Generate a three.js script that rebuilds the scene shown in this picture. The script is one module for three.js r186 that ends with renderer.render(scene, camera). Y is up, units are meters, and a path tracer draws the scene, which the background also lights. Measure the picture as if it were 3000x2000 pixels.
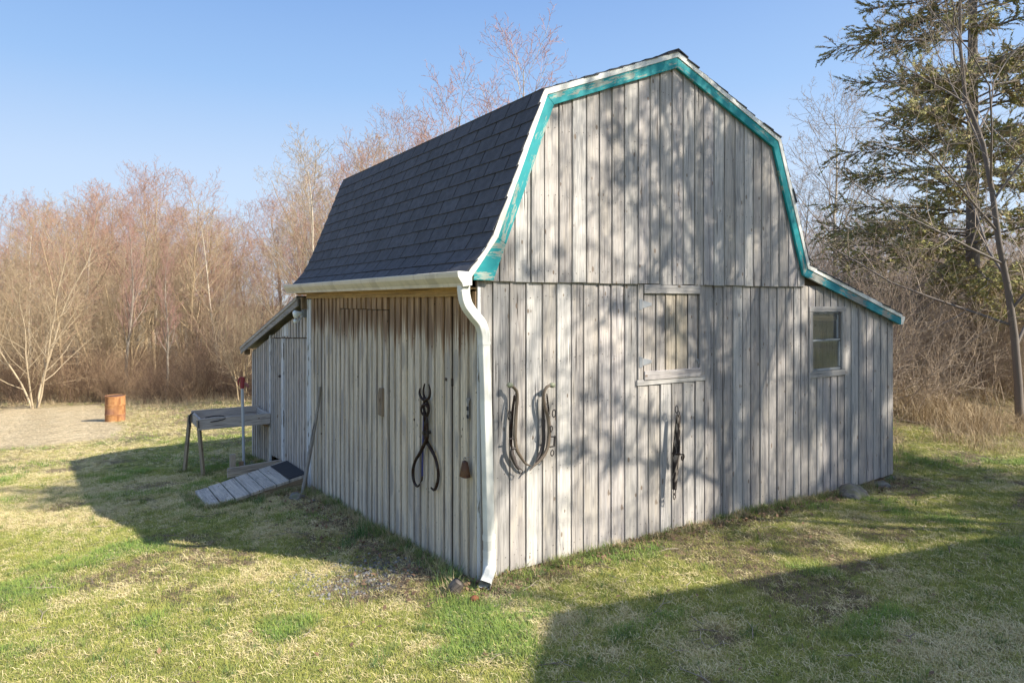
import * as THREE from 'three';
import { mergeGeometries, mergeVertices } from 'three/addons/utils/BufferGeometryUtils.js';

// ---------------------------------------------------------------- camera, sky, sun, exposure
const scene = new THREE.Scene();
const camera = new THREE.PerspectiveCamera(53.41, 3000 / 2000, 0.1, 900);
camera.position.set(-2.5826, 2.0906, 4.5059);
camera.rotation.set(0, -0.5691, 0);
camera.setViewOffset(3000, 2000, 0, 117, 3000, 2000);
camera.updateProjectionMatrix();
const renderer = new THREE.WebGLRenderer({ antialias: true });
renderer.toneMapping = THREE.LinearToneMapping;
renderer.toneMappingExposure = 2.18;
renderer.shadowMap.enabled = true;

const SUN = new THREE.Vector3(0.72, 1, 1.15).normalize();
{
  const W = 512, H = 256, d = new Float32Array(W * H * 4);
  const T = [[0, 0.33, 0.40, 0.47], [10, 0.25, 0.33, 0.45], [17, 0.15, 0.252, 0.42], [25, 0.092, 0.182, 0.365], [42, 0.072, 0.15, 0.325], [90, 0.058, 0.12, 0.275]];
  const at = (a, q) => { for (let k = 0; k < 5; k++) if (a <= T[k + 1][0]) { const t = (a - T[k][0]) / (T[k + 1][0] - T[k][0]); return T[k][q] + (T[k + 1][q] - T[k][q]) * t; } return T[5][q]; };
  for (let j = 0; j < H; j++) for (let i = 0; i < W; i++) {
    const el = ((j + 0.5) / H - 0.5) * Math.PI, az = ((i + 0.5) / W - 0.5) * 2 * Math.PI;
    const dir = [Math.cos(el) * Math.cos(az), Math.sin(el), Math.cos(el) * Math.sin(az)];
    const a = Math.max(0, el) * 180 / Math.PI;
    const c = Math.max(-1, Math.min(1, dir[0] * SUN.x + dir[1] * SUN.y + dir[2] * SUN.z));
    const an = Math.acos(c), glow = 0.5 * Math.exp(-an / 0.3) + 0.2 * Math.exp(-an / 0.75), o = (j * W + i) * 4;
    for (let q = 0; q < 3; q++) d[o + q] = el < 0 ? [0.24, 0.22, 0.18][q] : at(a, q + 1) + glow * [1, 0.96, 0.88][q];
    d[o + 3] = 1;
  }
  const t = new THREE.DataTexture(d, W, H, THREE.RGBAFormat, THREE.FloatType);
  t.mapping = THREE.EquirectangularReflectionMapping; t.magFilter = THREE.LinearFilter; t.minFilter = THREE.LinearFilter; t.needsUpdate = true;
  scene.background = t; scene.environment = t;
}
const sun = new THREE.DirectionalLight(new THREE.Color(1, 0.925, 0.80), 4.0);
sun.position.copy(SUN).multiplyScalar(60); sun.target.position.set(0, 0, 0);
sun.castShadow = true; sun.shadow.radius = 1.0; sun.shadow.mapSize.set(4096, 4096);
Object.assign(sun.shadow.camera, { left: -40, right: 40, top: 40, bottom: -40, near: 1, far: 160 });
scene.add(sun, sun.target);

// ---------------------------------------------------------------- helpers
let seed = 1;
const srand = (s) => { seed = s >>> 0; };
function rnd() { seed = (seed + 0x6D2B79F5) >>> 0; let t = seed; t = Math.imul(t ^ (t >>> 15), t | 1); t ^= t + Math.imul(t ^ (t >>> 7), t | 61); return ((t ^ (t >>> 14)) >>> 0) / 4294967296; }
const R = (a, b) => a + (b - a) * rnd();
const clamp = (v, a = 0, b = 1) => Math.max(a, Math.min(b, v));
const ss = (a, b, v) => { const t = clamp((v - a) / (b - a)); return t * t * (3 - 2 * t); };
const mix = (a, b, t) => a + (b - a) * t;
const mixc = (a, b, t) => [mix(a[0], b[0], t), mix(a[1], b[1], t), mix(a[2], b[2], t)];
function h2(x, y, s = 0) { let h = Math.imul(x | 0, 374761393) + Math.imul(y | 0, 668265263) + Math.imul(s | 0, 1274126177); h = Math.imul(h ^ (h >>> 13), 1274126177); return ((h ^ (h >>> 16)) >>> 0) / 4294967296; }
function vn(x, y, s = 0) { const i = Math.floor(x), j = Math.floor(y); let u = x - i, v = y - j; u = u * u * (3 - 2 * u); v = v * v * (3 - 2 * v); return mix(mix(h2(i, j, s), h2(i + 1, j, s), u), mix(h2(i, j + 1, s), h2(i + 1, j + 1, s), u), v); }
function vnp(x, y, px, py, s) { // tileable
  const i = Math.floor(x), j = Math.floor(y), m = (a, b) => ((a % b) + b) % b; let u = x - i, v = y - j; u = u * u * (3 - 2 * u); v = v * v * (3 - 2 * v);
  const a = m(i, px), b = m(i + 1, px), c = m(j, py), d = m(j + 1, py);
  return mix(mix(h2(a, c, s), h2(b, c, s), u), mix(h2(a, d, s), h2(b, d, s), u), v);
}
const fbm = (x, y, s, o = 4) => { let v = 0, a = 0.5, n = 0; for (let k = 0; k < o; k++) { v += a * vn(x, y, s + k); n += a; a *= 0.5; x *= 2.03; y *= 2.03; } return v / n; };
const V = (x, y, z) => new THREE.Vector3(x, y, z);
const C = (r, g, b) => new THREE.Color().setRGB(r, g, b);
const S = (r, g, b) => new THREE.Color().setRGB(r / 255, g / 255, b / 255, THREE.SRGBColorSpace);
const used = new Map();
function numbered(n) { const k = used.get(n) || 0; used.set(n, k + 1); return k ? n + '_' + String(k).padStart(3, '0') : n; }
function tag(o, label, category, group, kind) { o.userData.label = label; o.userData.category = category; if (group) o.userData.group = group; if (kind) o.userData.kind = kind; return o; }
function thing(name, label, category, pos, turn, group) { const g = new THREE.Group(); g.name = numbered(name); if (pos) g.position.set(...pos); if (turn) g.rotation.y = turn; scene.add(g); return tag(g, label, category, group); }
function part(name, geo, mat, parent) { const m = new THREE.Mesh(geo, mat); m.name = name; m.castShadow = m.receiveShadow = true; parent.add(m); return m; }
function grp(name, parent) { const g = new THREE.Group(); g.name = name; parent.add(g); return g; }
function single(name, geo, mat, label, category, group, kind) { const m = part(numbered(name), geo, mat, scene); return tag(m, label, category, group, kind); }
function structure(name, geo, mat) { const m = part(name, geo, mat, scene); m.userData.kind = 'structure'; return m; }
const merge = (a) => { a = a.map((g) => (g.index ? g.toNonIndexed() : g)); for (const g of a) { for (const k of Object.keys(g.attributes)) if (!['position', 'normal', 'uv', 'color'].includes(k)) g.deleteAttribute(k); } return mergeGeometries(a); };
// polygon in (s, y), extruded by t along +w with a small chamfer; uv in metres with a random shift
function prism(pts, t, { bev = 0.003, w0 = 0, uo, vo, along = 'v' } = {}) {
  const sh = new THREE.Shape(pts.map((p) => new THREE.Vector2(p[0], p[1])));
  const b = Math.min(bev, t * 0.45);
  const g = new THREE.ExtrudeGeometry(sh, { depth: t - 2 * b, bevelEnabled: b > 0, bevelThickness: b, bevelSize: b, bevelOffset: -b, bevelSegments: 1, steps: 1, curveSegments: 1 });
  g.translate(0, 0, w0 + b);
  uvBox(g, uo ?? R(0, 7), vo ?? R(0, 7), along);
  return g;
}
// uv in metres: grain runs along v
function uvBox(g, uo = 0, vo = 0, along = 'v') {
  const p = g.attributes.position, n = g.attributes.normal, uv = new Float32Array(p.count * 2);
  for (let i = 0; i < p.count; i++) {
    const x = p.getX(i), y = p.getY(i), z = p.getZ(i), nx = Math.abs(n.getX(i)), ny = Math.abs(n.getY(i)), nz = Math.abs(n.getZ(i));
    let a, b;
    if (along === 'v') { b = y; a = nz >= nx ? x : z; if (ny > nx && ny > nz) { a = x; b = z; } }
    else if (along === 'x') { b = x; a = ny >= nz ? z : y; if (nx > ny && nx > nz) { a = z; b = y; } }
    else { b = z; a = ny >= nx ? x : y; if (nz > nx && nz > ny) { a = x; b = y; } }
    uv[i * 2] = a + uo; uv[i * 2 + 1] = b + vo;
  }
  g.setAttribute('uv', new THREE.BufferAttribute(uv, 2));
  return g;
}
const rect = (a, b, c, d) => [[a, c], [b, c], [b, d], [a, d]];
function box(w, h, d, x, y, z, along = 'v', bev = 0.004) { const g = prism(rect(-w / 2, w / 2, -h / 2, h / 2), d, { bev, w0: -d / 2, along }); g.translate(x, y, z); return g; }
// tube through points with radius per point
function tube(pts, rad, sides = 8, { flat = 1, closed = false, cap = true, seg = 3 } = {}) {
  const P = pts.map((p) => (p.isVector3 ? p : V(...p)));
  const c = new THREE.CatmullRomCurve3(P, closed, 'centripetal');
  const n = Math.max(2, (P.length - (closed ? 0 : 1)) * seg);
  const fr = c.computeFrenetFrames(n, closed), pos = [], nor = [], uv = [], idx = []; let len = 0, prev = null;
  for (let i = 0; i <= n; i++) {
    const u = i / n, q = c.getPointAt(u); if (prev) len += q.distanceTo(prev); prev = q;
    const f = u * (Array.isArray(rad) ? rad.length - 1 : 1), k = Math.min(Math.floor(f), Array.isArray(rad) ? rad.length - 2 : 0);
    const r = Array.isArray(rad) ? mix(rad[k], rad[k + 1], f - k) : rad;
    for (let j = 0; j <= sides; j++) {
      const a = j / sides * Math.PI * 2, d = fr.normals[i].clone().multiplyScalar(Math.cos(a) * flat).add(fr.binormals[i].clone().multiplyScalar(Math.sin(a)));
      pos.push(q.x + d.x * r, q.y + d.y * r, q.z + d.z * r); d.normalize(); nor.push(d.x, d.y, d.z); uv.push(j / sides * 6.28 * r, len);
    }
  }
  for (let i = 0; i < n; i++) for (let j = 0; j < sides; j++) { const a = i * (sides + 1) + j, b = a + sides + 1; idx.push(a, a + 1, b, b, a + 1, b + 1); }
  if (cap && !closed) for (const e of [0, n]) {
    const q = c.getPointAt(e / n), o = pos.length / 3, tg = fr.tangents[e].clone().multiplyScalar(e ? 1 : -1); pos.push(q.x, q.y, q.z); nor.push(tg.x, tg.y, tg.z); uv.push(0, 0);
    for (let j = 0; j < sides; j++) { const a = e * (sides + 1) + j; e ? idx.push(o, a, a + 1) : idx.push(o, a + 1, a); }
  }
  const g = new THREE.BufferGeometry();
  g.setAttribute('position', new THREE.Float32BufferAttribute(pos, 3)); g.setAttribute('normal', new THREE.Float32BufferAttribute(nor, 3)); g.setAttribute('uv', new THREE.Float32BufferAttribute(uv, 2)); g.setIndex(idx);
  return g;
}
const torus = (R0, r, x, y, z, rx = 0, ry = 0, sy = 1) => { const g = new THREE.TorusGeometry(R0, r, 6, 16); g.scale(1, sy, 1); g.rotateX(rx); g.rotateY(ry); g.translate(x, y, z); return g; };
function lumpy(rx, ry, rz, s, detail = 2, amp = 0.22) {
  let g = new THREE.IcosahedronGeometry(1, detail); g.deleteAttribute('uv'); g.deleteAttribute('normal'); g = mergeVertices(g, 1e-3);
  const p = g.attributes.position;
  for (let i = 0; i < p.count; i++) { const v = V(p.getX(i), p.getY(i), p.getZ(i)), k = 1 + amp * (fbm(v.x * 1.7 + v.z * 2.1 + s, v.y * 1.9 - v.z + s * 3, s | 0, 3) - 0.5) * 2; p.setXYZ(i, v.x * rx * k, v.y * ry * k, v.z * rz * k); }
  g.computeVertexNormals(); const uv = new Float32Array(p.count * 2); for (let i = 0; i < p.count; i++) { uv[i * 2] = p.getX(i) + p.getZ(i) * 0.7; uv[i * 2 + 1] = p.getY(i) + p.getZ(i) * 0.3; } g.setAttribute('uv', new THREE.BufferAttribute(uv, 2));
  return g;
}

// ---------------------------------------------------------------- textures
function tex(w, h, fn, srgb = true, rx = 1, ry = 1) {
  const d = new Uint8Array(w * h * 4);
  for (let j = 0; j < h; j++) for (let i = 0; i < w; i++) { const c = fn(i, j), o = (j * w + i) * 4; d[o] = clamp(c[0], 0, 255); d[o + 1] = clamp(c[1], 0, 255); d[o + 2] = clamp(c[2], 0, 255); d[o + 3] = 255; }
  const t = new THREE.DataTexture(d, w, h); if (srgb) t.colorSpace = THREE.SRGBColorSpace; t.wrapS = t.wrapT = THREE.RepeatWrapping; t.magFilter = THREE.LinearFilter; t.minFilter = THREE.LinearMipmapLinearFilter; t.generateMipmaps = true; t.repeat.set(rx, ry); t.needsUpdate = true; return t;
}
// weathered boards: returns [colour, height]; covers w x h metres
function woodMaps(s, pal, { W = 768, H = 1536, w = 0.72, h = 2.88, knots = 34, blotch = 0.5, mould = 0.5 } = {}) {
  srand(s * 977 + 5);
  const K = []; for (let i = 0; i < knots; i++) K.push([R(0, w), R(0, h), R(0.004, 0.013), R(1.1, 1.8)]);
  const N = []; for (let i = 0; i < 120; i++) N.push([R(0, w), R(0, h), R(0.0014, 0.0032)]);
  const hgt = new Float32Array(W * H);
  const col = tex(W, H, (i, j) => {
    let x = i / W * w, y = j / H * h, warp = 0, kd = 0, ring = 0;
    for (const k of K) { let dx = x - k[0], dy = y - k[1]; dx -= w * Math.round(dx / w); dy -= h * Math.round(dy / h); const q = Math.hypot(dx, dy / k[3] / 1.4) / k[2]; if (q < 6) { warp += Math.sign(dx || 1) * k[2] * 0.8 * Math.exp(-q * q / 5); if (q < 1.15) { kd = Math.max(kd, 1 - ss(0.75, 1.15, q)); ring = 0.5 + 0.5 * Math.sin(q * 14); } } }
    const u = (x + warp) / w, v = y / h;
    const a = vnp(u * 90, v * 6, 90, 6, s), b = vnp(u * 210, v * 14, 210, 14, s + 1), c = vnp(u * 28, v * 3, 28, 3, s + 2), f = vnp(u * 400, v * 60, 400, 60, s + 3);
    const bl = vnp(u * 9, v * 11, 9, 11, s + 4) * 0.6 + vnp(u * 26, v * 22, 26, 22, s + 5) * 0.4;
    let t = 0.26 * a + 0.32 * b + 0.14 * c + 0.28 * f;
    let q = mixc(pal[0], pal[1], ss(0.25, 0.75, t));
    q = mixc(q, pal[2], blotch * ss(0.5, 0.8, bl));
    const m = vnp(u * 14, v * 9, 14, 9, s + 6) * 0.5 + vnp(u * 60, v * 26, 60, 26, s + 7) * 0.5;
    q = mixc(q, pal[3], mould * ss(0.58, 0.8, m));
    const crack = ss(0.80, 0.92, vnp(u * 130, v * 7, 130, 7, s + 8)) * ss(0.5, 0.7, vnp(u * 12, v * 5, 12, 5, s + 9));
    q = mixc(q, [q[0] * 0.45, q[1] * 0.43, q[2] * 0.42], crack);
    if (kd) q = mixc(q, mixc([112, 94, 78], [150, 132, 114], ring), kd * 0.8);
    let nail = 0; for (const k of N) { const dx = x - k[0], dy = y - k[1]; if (dx * dx + dy * dy < k[2] * k[2]) nail = 1; }
    if (nail) q = [62, 56, 52];
    hgt[j * W + i] = clamp(0.35 + 0.4 * b + 0.35 * f - 0.6 * crack - 0.15 * kd);
    return q;
  }, true, 1 / w, 1 / h);
  const bump = tex(W, H, (i, j) => { const v = hgt[j * W + i] * 255; return [v, v, v]; }, false, 1 / w, 1 / h);
  return [col, bump];
}
const woodA = woodMaps(11, [[172, 166, 158], [216, 209, 200], [224, 215, 200], [148, 144, 141]], { knots: 20, mould: 0.55 });
const woodB = woodMaps(23, [[164, 155, 146], [208, 200, 190], [214, 201, 182], [142, 137, 134]], { knots: 22, mould: 0.6 });
const woodC = woodMaps(37, [[142, 130, 113], [190, 177, 156], [180, 168, 148], [128, 122, 116]], { knots: 16, mould: 0.45 });
const matW = (m, c, rough = 0.92) => new THREE.MeshStandardMaterial({ map: m[0], bumpMap: m[1], bumpScale: 0.0016, roughness: rough, color: c });
const gableMats = []; for (let k = 0; k < 4; k++) { const v = [0.80, 0.88, 0.72, 0.83][k]; gableMats.push(matW(woodA, C(v, v * [1.015, 1.03, 1.02, 1.0][k], v * [1.05, 1.07, 1.06, 1.02][k])), matW(woodB, C(v, v * 1.025, v * [1.07, 1.10, 1.08, 1.05][k]))); }
const hatchMats = [matW(woodA, C(0.80, 0.79, 0.76)), matW(woodB, C(0.84, 0.81, 0.72)), matW(woodB, C(0.76, 0.77, 0.79))];
const plainWood = matW(woodB, C(0.8, 0.8, 0.78)), greyWood = matW(woodB, C(0.62, 0.64, 0.66)), rampWood = matW(woodA, C(0.84, 0.82, 0.79)), brownWood = matW(woodC, C(0.62, 0.52, 0.42));
const soffitWood = matW(woodC, C(1.0, 0.78, 0.46));
// boards under the eave: brown where the rain does not reach, a black mould band below it; v is metres above the sill
const sideMap = (() => {
  const W = 1024, H = 1024, w = 2.0, h = 2.5;
  const base = woodMaps; srand(4); const s = 71;
  return tex(W, H, (i, j) => {
    const x = i / W * w, y = j / H * h - 0.3, u = i / W, v = j / H;
    const a = vnp(u * 200, v * 6, 200, 6, s), b = vnp(u * 420, v * 16, 420, 16, s + 1), c = vnp(u * 60, v * 3, 60, 3, s + 2), f = vnp(u * 500, v * 90, 500, 90, s + 3);
    let q = mixc([178, 166, 148], [230, 217, 195], ss(0.25, 0.75, 0.3 * a + 0.25 * b + 0.25 * c + 0.2 * f));
    const m = vnp(u * 30, v * 8, 30, 8, s + 4); q = mixc(q, [142, 137, 134], 0.5 * ss(0.55, 0.8, m));
    const str = vnp(u * 120, v * 5, 120, 5, s + 5) * 0.6 + vnp(u * 300, v * 9, 300, 9, s + 6) * 0.4, brd = vnp(u * 14, 0.5, 14, 1, s + 7);
    const up = y + 0.34 * (str - 0.5) + 0.16 * (brd - 0.5);
    const brown = ss(1.66, 1.92, up);                         // unweathered timber with a ragged lower edge
    q = mixc(q, mixc([126, 92, 62], [178, 138, 96], a), brown * 0.65);
    const band = ss(1.70, 1.86, up) * (1 - ss(1.98, 2.10, up + 0.1 * (b - 0.5))) * ss(0.12, 0.5, str * 0.6 + brd * 0.4);
    q = mixc(q, [96, 74, 58], band * 0.5);
    const sp = h2(i >> 2, j >> 2, 5) > 0.9985 || (h2(i >> 3, j >> 3, 6) > 0.9992); if (sp) q = [70, 62, 54];
    return q;
  }, true, 1 / w, 1 / h);
})();
const sideMats = [C(1, 1, 1), C(0.93, 0.93, 0.94), C(0.97, 0.95, 0.91), C(0.88, 0.88, 0.87)].map((c) => new THREE.MeshStandardMaterial({ map: sideMap, bumpMap: woodC[1], bumpScale: 0.0016, roughness: 0.93, color: c }));
const leanMats = [C(0.95, 0.97, 1.0), C(0.87, 0.90, 0.94), C(1.0, 1.0, 1.0)].map((c) => matW(woodB, c));
// worn turquoise paint on bare boards
const tealMap = tex(1024, 512, (i, j) => {
  const u = i / 1024, v = j / 512, s = 301;
  const a = vnp(u * 7, v * 14, 7, 14, s) * 0.5 + vnp(u * 22, v * 90, 22, 90, s + 1) * 0.32 + vnp(u * 110, v * 300, 110, 300, s + 2) * 0.18;
  const g = vnp(u * 30, v * 200, 30, 200, s + 3), worn = ss(0.60, 0.66, a + 0.14 * (g - 0.5)) , thin = ss(0.44, 0.66, a);
  let q = mixc([0, 134, 140], [40, 156, 160], 0.5 * vnp(u * 60, v * 40, 60, 40, s + 4));
  q = mixc(q, [88, 150, 150], thin * 0.35 * g); q = mixc(q, mixc([186, 182, 168], [150, 144, 132], g), worn * 0.85);
  return q;
}, true, 1 / 2.0, 1 / 1.0);
const tealMat = new THREE.MeshStandardMaterial({ map: tealMap, roughness: 0.7 });
const tealWorn = new THREE.MeshStandardMaterial({ map: tex(1024, 512, (i, j) => {
  const u = i / 1024, v = j / 512, s = 351;
  const a = vnp(u * 7, v * 6, 7, 6, s) * 0.6 + vnp(u * 40, v * 60, 40, 60, s + 1) * 0.28 + vnp(u * 140, v * 200, 140, 200, s + 2) * 0.12, g = vnp(u * 30, v * 160, 30, 160, s + 3);
  return mixc(mixc([20, 122, 136], [52, 140, 150], g), mixc([120, 128, 126], [148, 146, 138], g), ss(0.47, 0.56, a));
}, true, 1 / 2.0, 1 / 1.0), roughness: 0.8 });
const whiteMat = new THREE.MeshStandardMaterial({ color: S(232, 232, 228), roughness: 0.42, map: tex(256, 256, (i, j) => { const n = fbm(i / 40, j / 40, 9, 4), m = fbm(i / 8, j / 30, 19, 3); const v = 246 - 26 * ss(0.5, 0.8, n) - 14 * ss(0.55, 0.8, m); return [v, v, v * 0.98]; }, true, 0.8, 0.8) });
const creamMat = new THREE.MeshStandardMaterial({ color: S(216, 208, 192), roughness: 0.45, map: whiteMat.map });
const whitePaint = new THREE.MeshStandardMaterial({ color: S(222, 224, 226), roughness: 0.7, map: tex(256, 512, (i, j) => { const g = vn(i / 3, j / 60, 3), m = fbm(i / 20, j / 70, 7, 4); const w = ss(0.62, 0.7, m + 0.15 * (g - 0.5)); return mixc([240, 240, 238], [150, 143, 132], w); }, true, 3, 1) });
// asphalt shingles
const shMap = tex(512, 512, (i, j) => { const f = h2(i, j, 3), g = h2(i >> 1, j >> 1, 4), n = vnp(i / 512 * 12, j / 512 * 12, 12, 12, 5); const v = 72 + 30 * (f - 0.5) + 22 * (g - 0.5) + 14 * (n - 0.5); return [v * 0.98, v * 0.99, v * 1.05]; }, true, 2.2, 2.2);
const feltMat = new THREE.MeshStandardMaterial({ color: S(22, 22, 24), roughness: 1 });
const shMats = [0.92, 1.0, 1.05, 0.96, 1.12, 1.02, 0.9].map((v) => new THREE.MeshStandardMaterial({ map: shMap, color: C(v, v, v * 1.03), roughness: 0.85, bumpMap: shMap, bumpScale: 0.002 }));
const ironMat = new THREE.MeshStandardMaterial({ color: S(78, 70, 66), roughness: 0.62, metalness: 0.55, map: tex(128, 128, (i, j) => { const n = fbm(i / 14, j / 14, 31, 4); return mixc([200, 196, 194], [172, 116, 80], ss(0.45, 0.7, n)); }, true, 9, 9) });
const darkIron = new THREE.MeshStandardMaterial({ color: S(72, 66, 64), roughness: 0.55, metalness: 0.4 });
const rustMat = new THREE.MeshStandardMaterial({ roughness: 0.9, metalness: 0.1, map: tex(512, 256, (i, j) => { const u = i / 512, v = j / 256, n = vnp(u * 24, v * 14, 24, 14, 51) * 0.6 + vnp(u * 80, v * 50, 80, 50, 52) * 0.4, m = vnp(u * 30, v * 14, 30, 14, 53), p = vnp(u * 9, v * 7, 9, 7, 54); let q = mixc([150, 104, 64], [180, 132, 86], ss(0.2, 0.8, n)); q = mixc(q, [122, 78, 48], 0.6 * ss(0.55, 0.85, m)); return mixc(q, [142, 102, 96], 0.45 * ss(0.6, 0.8, p)); }) });
const galvMat = new THREE.MeshStandardMaterial({ color: S(172, 176, 180), roughness: 0.45, metalness: 0.6 });
const rubber = new THREE.MeshStandardMaterial({ color: S(44, 46, 52), roughness: 0.8, map: tex(256, 256, (i, j) => { const v = 205 + 60 * (fbm(i / 30, j / 50, 13, 4) - 0.5) + 20 * h2(i, j, 2); return [v, v, v]; }, true, 2, 2) });
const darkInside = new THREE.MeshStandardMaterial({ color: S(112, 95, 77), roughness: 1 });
const stoneMat = new THREE.MeshStandardMaterial({ roughness: 0.95, map: tex(256, 256, (i, j) => { const n = vnp(i / 256 * 9, j / 256 * 9, 9, 9, 61), f = vnp(i / 256 * 50, j / 256 * 50, 50, 50, 62); const v = 120 + 50 * (n - 0.5) + 50 * (f - 0.5); return mixc([v, v * 0.97, v * 0.92], [118, 118, 96], ss(0.6, 0.8, n)); }, true, 3, 3) });

// ---------------------------------------------------------------- ground
function base(x, z) {
  let y = -0.045;
  y += z > -5 ? 0.07 * z : z > -8 ? -0.35 + 0.085 * (z + 5) : z > -26 ? -0.605 + 0.063 * (z + 8) : -1.739 + 0.02 * Math.max(z, -60) + 0.52;
  y *= mix(1, 0.45, ss(4.5, 9, x) * (z < 0 ? 1 : 0)); y -= 0.05 * ss(3.2, 5.8, x) * (1 - ss(0, 1.2, Math.abs(z - 0.0)));
  y += 0.45 * ss(6.4, 9.5, x) * ss(-0.2, -3.5, z);
  return y;
}
const ground = (x, z) => base(x, z) + 0.035 * (fbm(x * 0.5, z * 0.5, 3, 3) - 0.5) + 0.022 * (vn(x * 3.1, z * 3.1, 8) - 0.5) * (Math.hypot(x, z) > 0.3 ? 1 : 0);
const sandy = (x, z) => { const e = 1.6 * (fbm(x * 0.45, z * 0.45, 77, 4) - 0.5); return ss(-0.25, 0.2, Math.min(-1.75 - x + e * 0.7, (z + 25.5) * 0.6 + e, (-13.2 - z) * 0.5 + e + (x + 4) * 0.06)); };
// how dry, how bare, how lush
function lawn(x, z) {
  const dry = fbm(x * 0.62 + 3, z * 0.62, 21, 4) * 0.6 + fbm(x * 2.6, z * 2.6, 25, 3) * 0.4;
  const wall = Math.min(x > -0.1 && x < 6.1 ? Math.abs(z - 0.1) : 9, z < 0.2 && z > -4.6 ? Math.abs(x + 0.25) : 9);
  let d = ss(0.42, 0.60, dry - 0.05 * ss(-3, 4, x) + 0.07 * ss(-6, -9, z));
  let bare = ss(0.60, 0.72, fbm(x * 1.1 + 9, z * 1.1, 33, 4)) * 0.9;
  bare = Math.max(bare, ss(0.55, 0.05, wall + 0.35 * (fbm(x * 3, z * 3, 35, 3) - 0.5)) * 0.95);
  bare = Math.max(bare, ss(0.5, 0.75, fbm(x * 0.9, z * 1.9, 41, 4)) * ss(2.4, 3.6, x) * ss(3.2, 1.6, z));
  bare = Math.max(bare, ss(0.85, 0.35, Math.hypot((x + 0.6) / 0.9, (z + 0.45) / 0.75) + 0.5 * (fbm(x * 4, z * 4, 45, 3) - 0.5)));
  const lush = ss(0.58, 0.70, fbm(x * 1.4 + 5, z * 1.4 + 2, 57, 3));
  return [d, clamp(bare), lush];
}
const inBarn = (x, z) => (x > -0.0 && x < 5.9 && z < -0.0 && z > -4.6) || (x > 0 && x < 4.4 && z <= -4.6 && z > -8.1);
{
  const line = (c0, c1, n, lim, k) => { const a = []; for (let i = 0; i <= n; i++) a.push(mix(c0, c1, i / n)); let s = (c1 - c0) / n, p = c1; while (p < lim) { s *= k; p += s; a.push(p); } s = (c1 - c0) / n; p = c0; while (p > -lim) { s *= k; p -= s; a.unshift(p); } return a; };
  const X = line(-5, 7, 170, 420, 1.10), Z = line(-6.5, 3.6, 150, 420, 1.075), nx = X.length, nz = Z.length;
  const pos = new Float32Array(nx * nz * 3), col = new Float32Array(nx * nz * 3), uv = new Float32Array(nx * nz * 2), idx = [];
  for (let j = 0; j < nz; j++) for (let i = 0; i < nx; i++) {
    const o = j * nx + i, x = X[i], z = Z[j]; pos.set([x, ground(x, z), z], o * 3); uv.set([x, z], o * 2);
    const [d, b, l] = lawn(x, z), f = fbm(x * 5, z * 5, 91, 3);
    let c = mixc([0.26, 0.27, 0.06], [0.60, 0.48, 0.22], d * 0.9); c = mixc(c, [0.06, 0.10, 0.022], l * 0.5);
    c = mixc(c, mixc([0.10, 0.068, 0.044], [0.21, 0.155, 0.105], f), b * 0.85);
    const gravel = ss(0.9, 0.5, Math.hypot((x + 0.75) / 0.8, (z + 0.75) / 0.55) + 0.6 * (fbm(x * 5, z * 5, 47, 3) - 0.5)); c = mixc(c, mixc([0.13, 0.125, 0.13], [0.25, 0.24, 0.24], f), gravel * 0.7);
    c = mixc(c, mixc([0.58, 0.44, 0.25], [0.72, 0.58, 0.37], f), sandy(x, z));
    const woods = Math.max(ss(-20, -27, z), ss(7, 10, x) * ss(1.5, -1.5, z)); c = mixc(c, [0.22, 0.15, 0.09], woods * (1 - sandy(x, z)) * 0.8);
    c = mixc(c, [0.34, 0.25, 0.13], ss(-11, -15, z) * (1 - sandy(x, z)) * 0.6);
    col.set(c, o * 3);
  }
  for (let j = 0; j < nz - 1; j++) for (let i = 0; i < nx - 1; i++) { const a = j * nx + i; idx.push(a, a + nx, a + 1, a + 1, a + nx, a + nx + 1); }
  const g = new THREE.BufferGeometry(); g.setAttribute('position', new THREE.BufferAttribute(pos, 3)); g.setAttribute('color', new THREE.BufferAttribute(col, 3)); g.setAttribute('uv', new THREE.BufferAttribute(uv, 2)); g.setIndex(idx); g.computeVertexNormals();
  const t = tex(512, 512, (i, j) => { const u = i / 512, v = j / 512, a = vnp(u * 40, v * 40, 40, 40, 5), b = vnp(u * 150, v * 150, 150, 150, 6), e = h2(i, j, 7), f = vnp(u * 11, v * 11, 11, 11, 8); const w = 226 + 70 * (a - 0.5) + 90 * (b - 0.5) + 50 * (e - 0.5) + 50 * (f - 0.5); return [w, w, w * 0.98]; }, true, 1 / 1.7, 1 / 1.7);
  structure('ground', g, new THREE.MeshStandardMaterial({ vertexColors: true, map: t, bumpMap: t, bumpScale: 0.02, roughness: 1 }));
}

// ---------------------------------------------------------------- barn
const barn = thing('barn', 'weathered grey board barn with gambrel roof, turquoise trim and white gutter', 'barn');
const E0 = [-0.117, 2.322], K0 = [0.092, 2.601], B0 = [0.567, 3.793], RG = [2.08, 4.396], B1 = [3.589, 3.793], K1 = [4.097, 2.481], E1 = [5.945, 1.939];
const roofPts = [E0, K0, B0, RG, B1, K1, E1];
function rl(x) { for (let i = 0; i < roofPts.length - 1; i++) { const a = roofPts[i], b = roofPts[i + 1]; if (x <= b[0] || i === roofPts.length - 2) return mix(a[1], b[1], (x - a[0]) / (b[0] - a[0])); } }
const RZ = -4.83;       // rear end of the main roof
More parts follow.
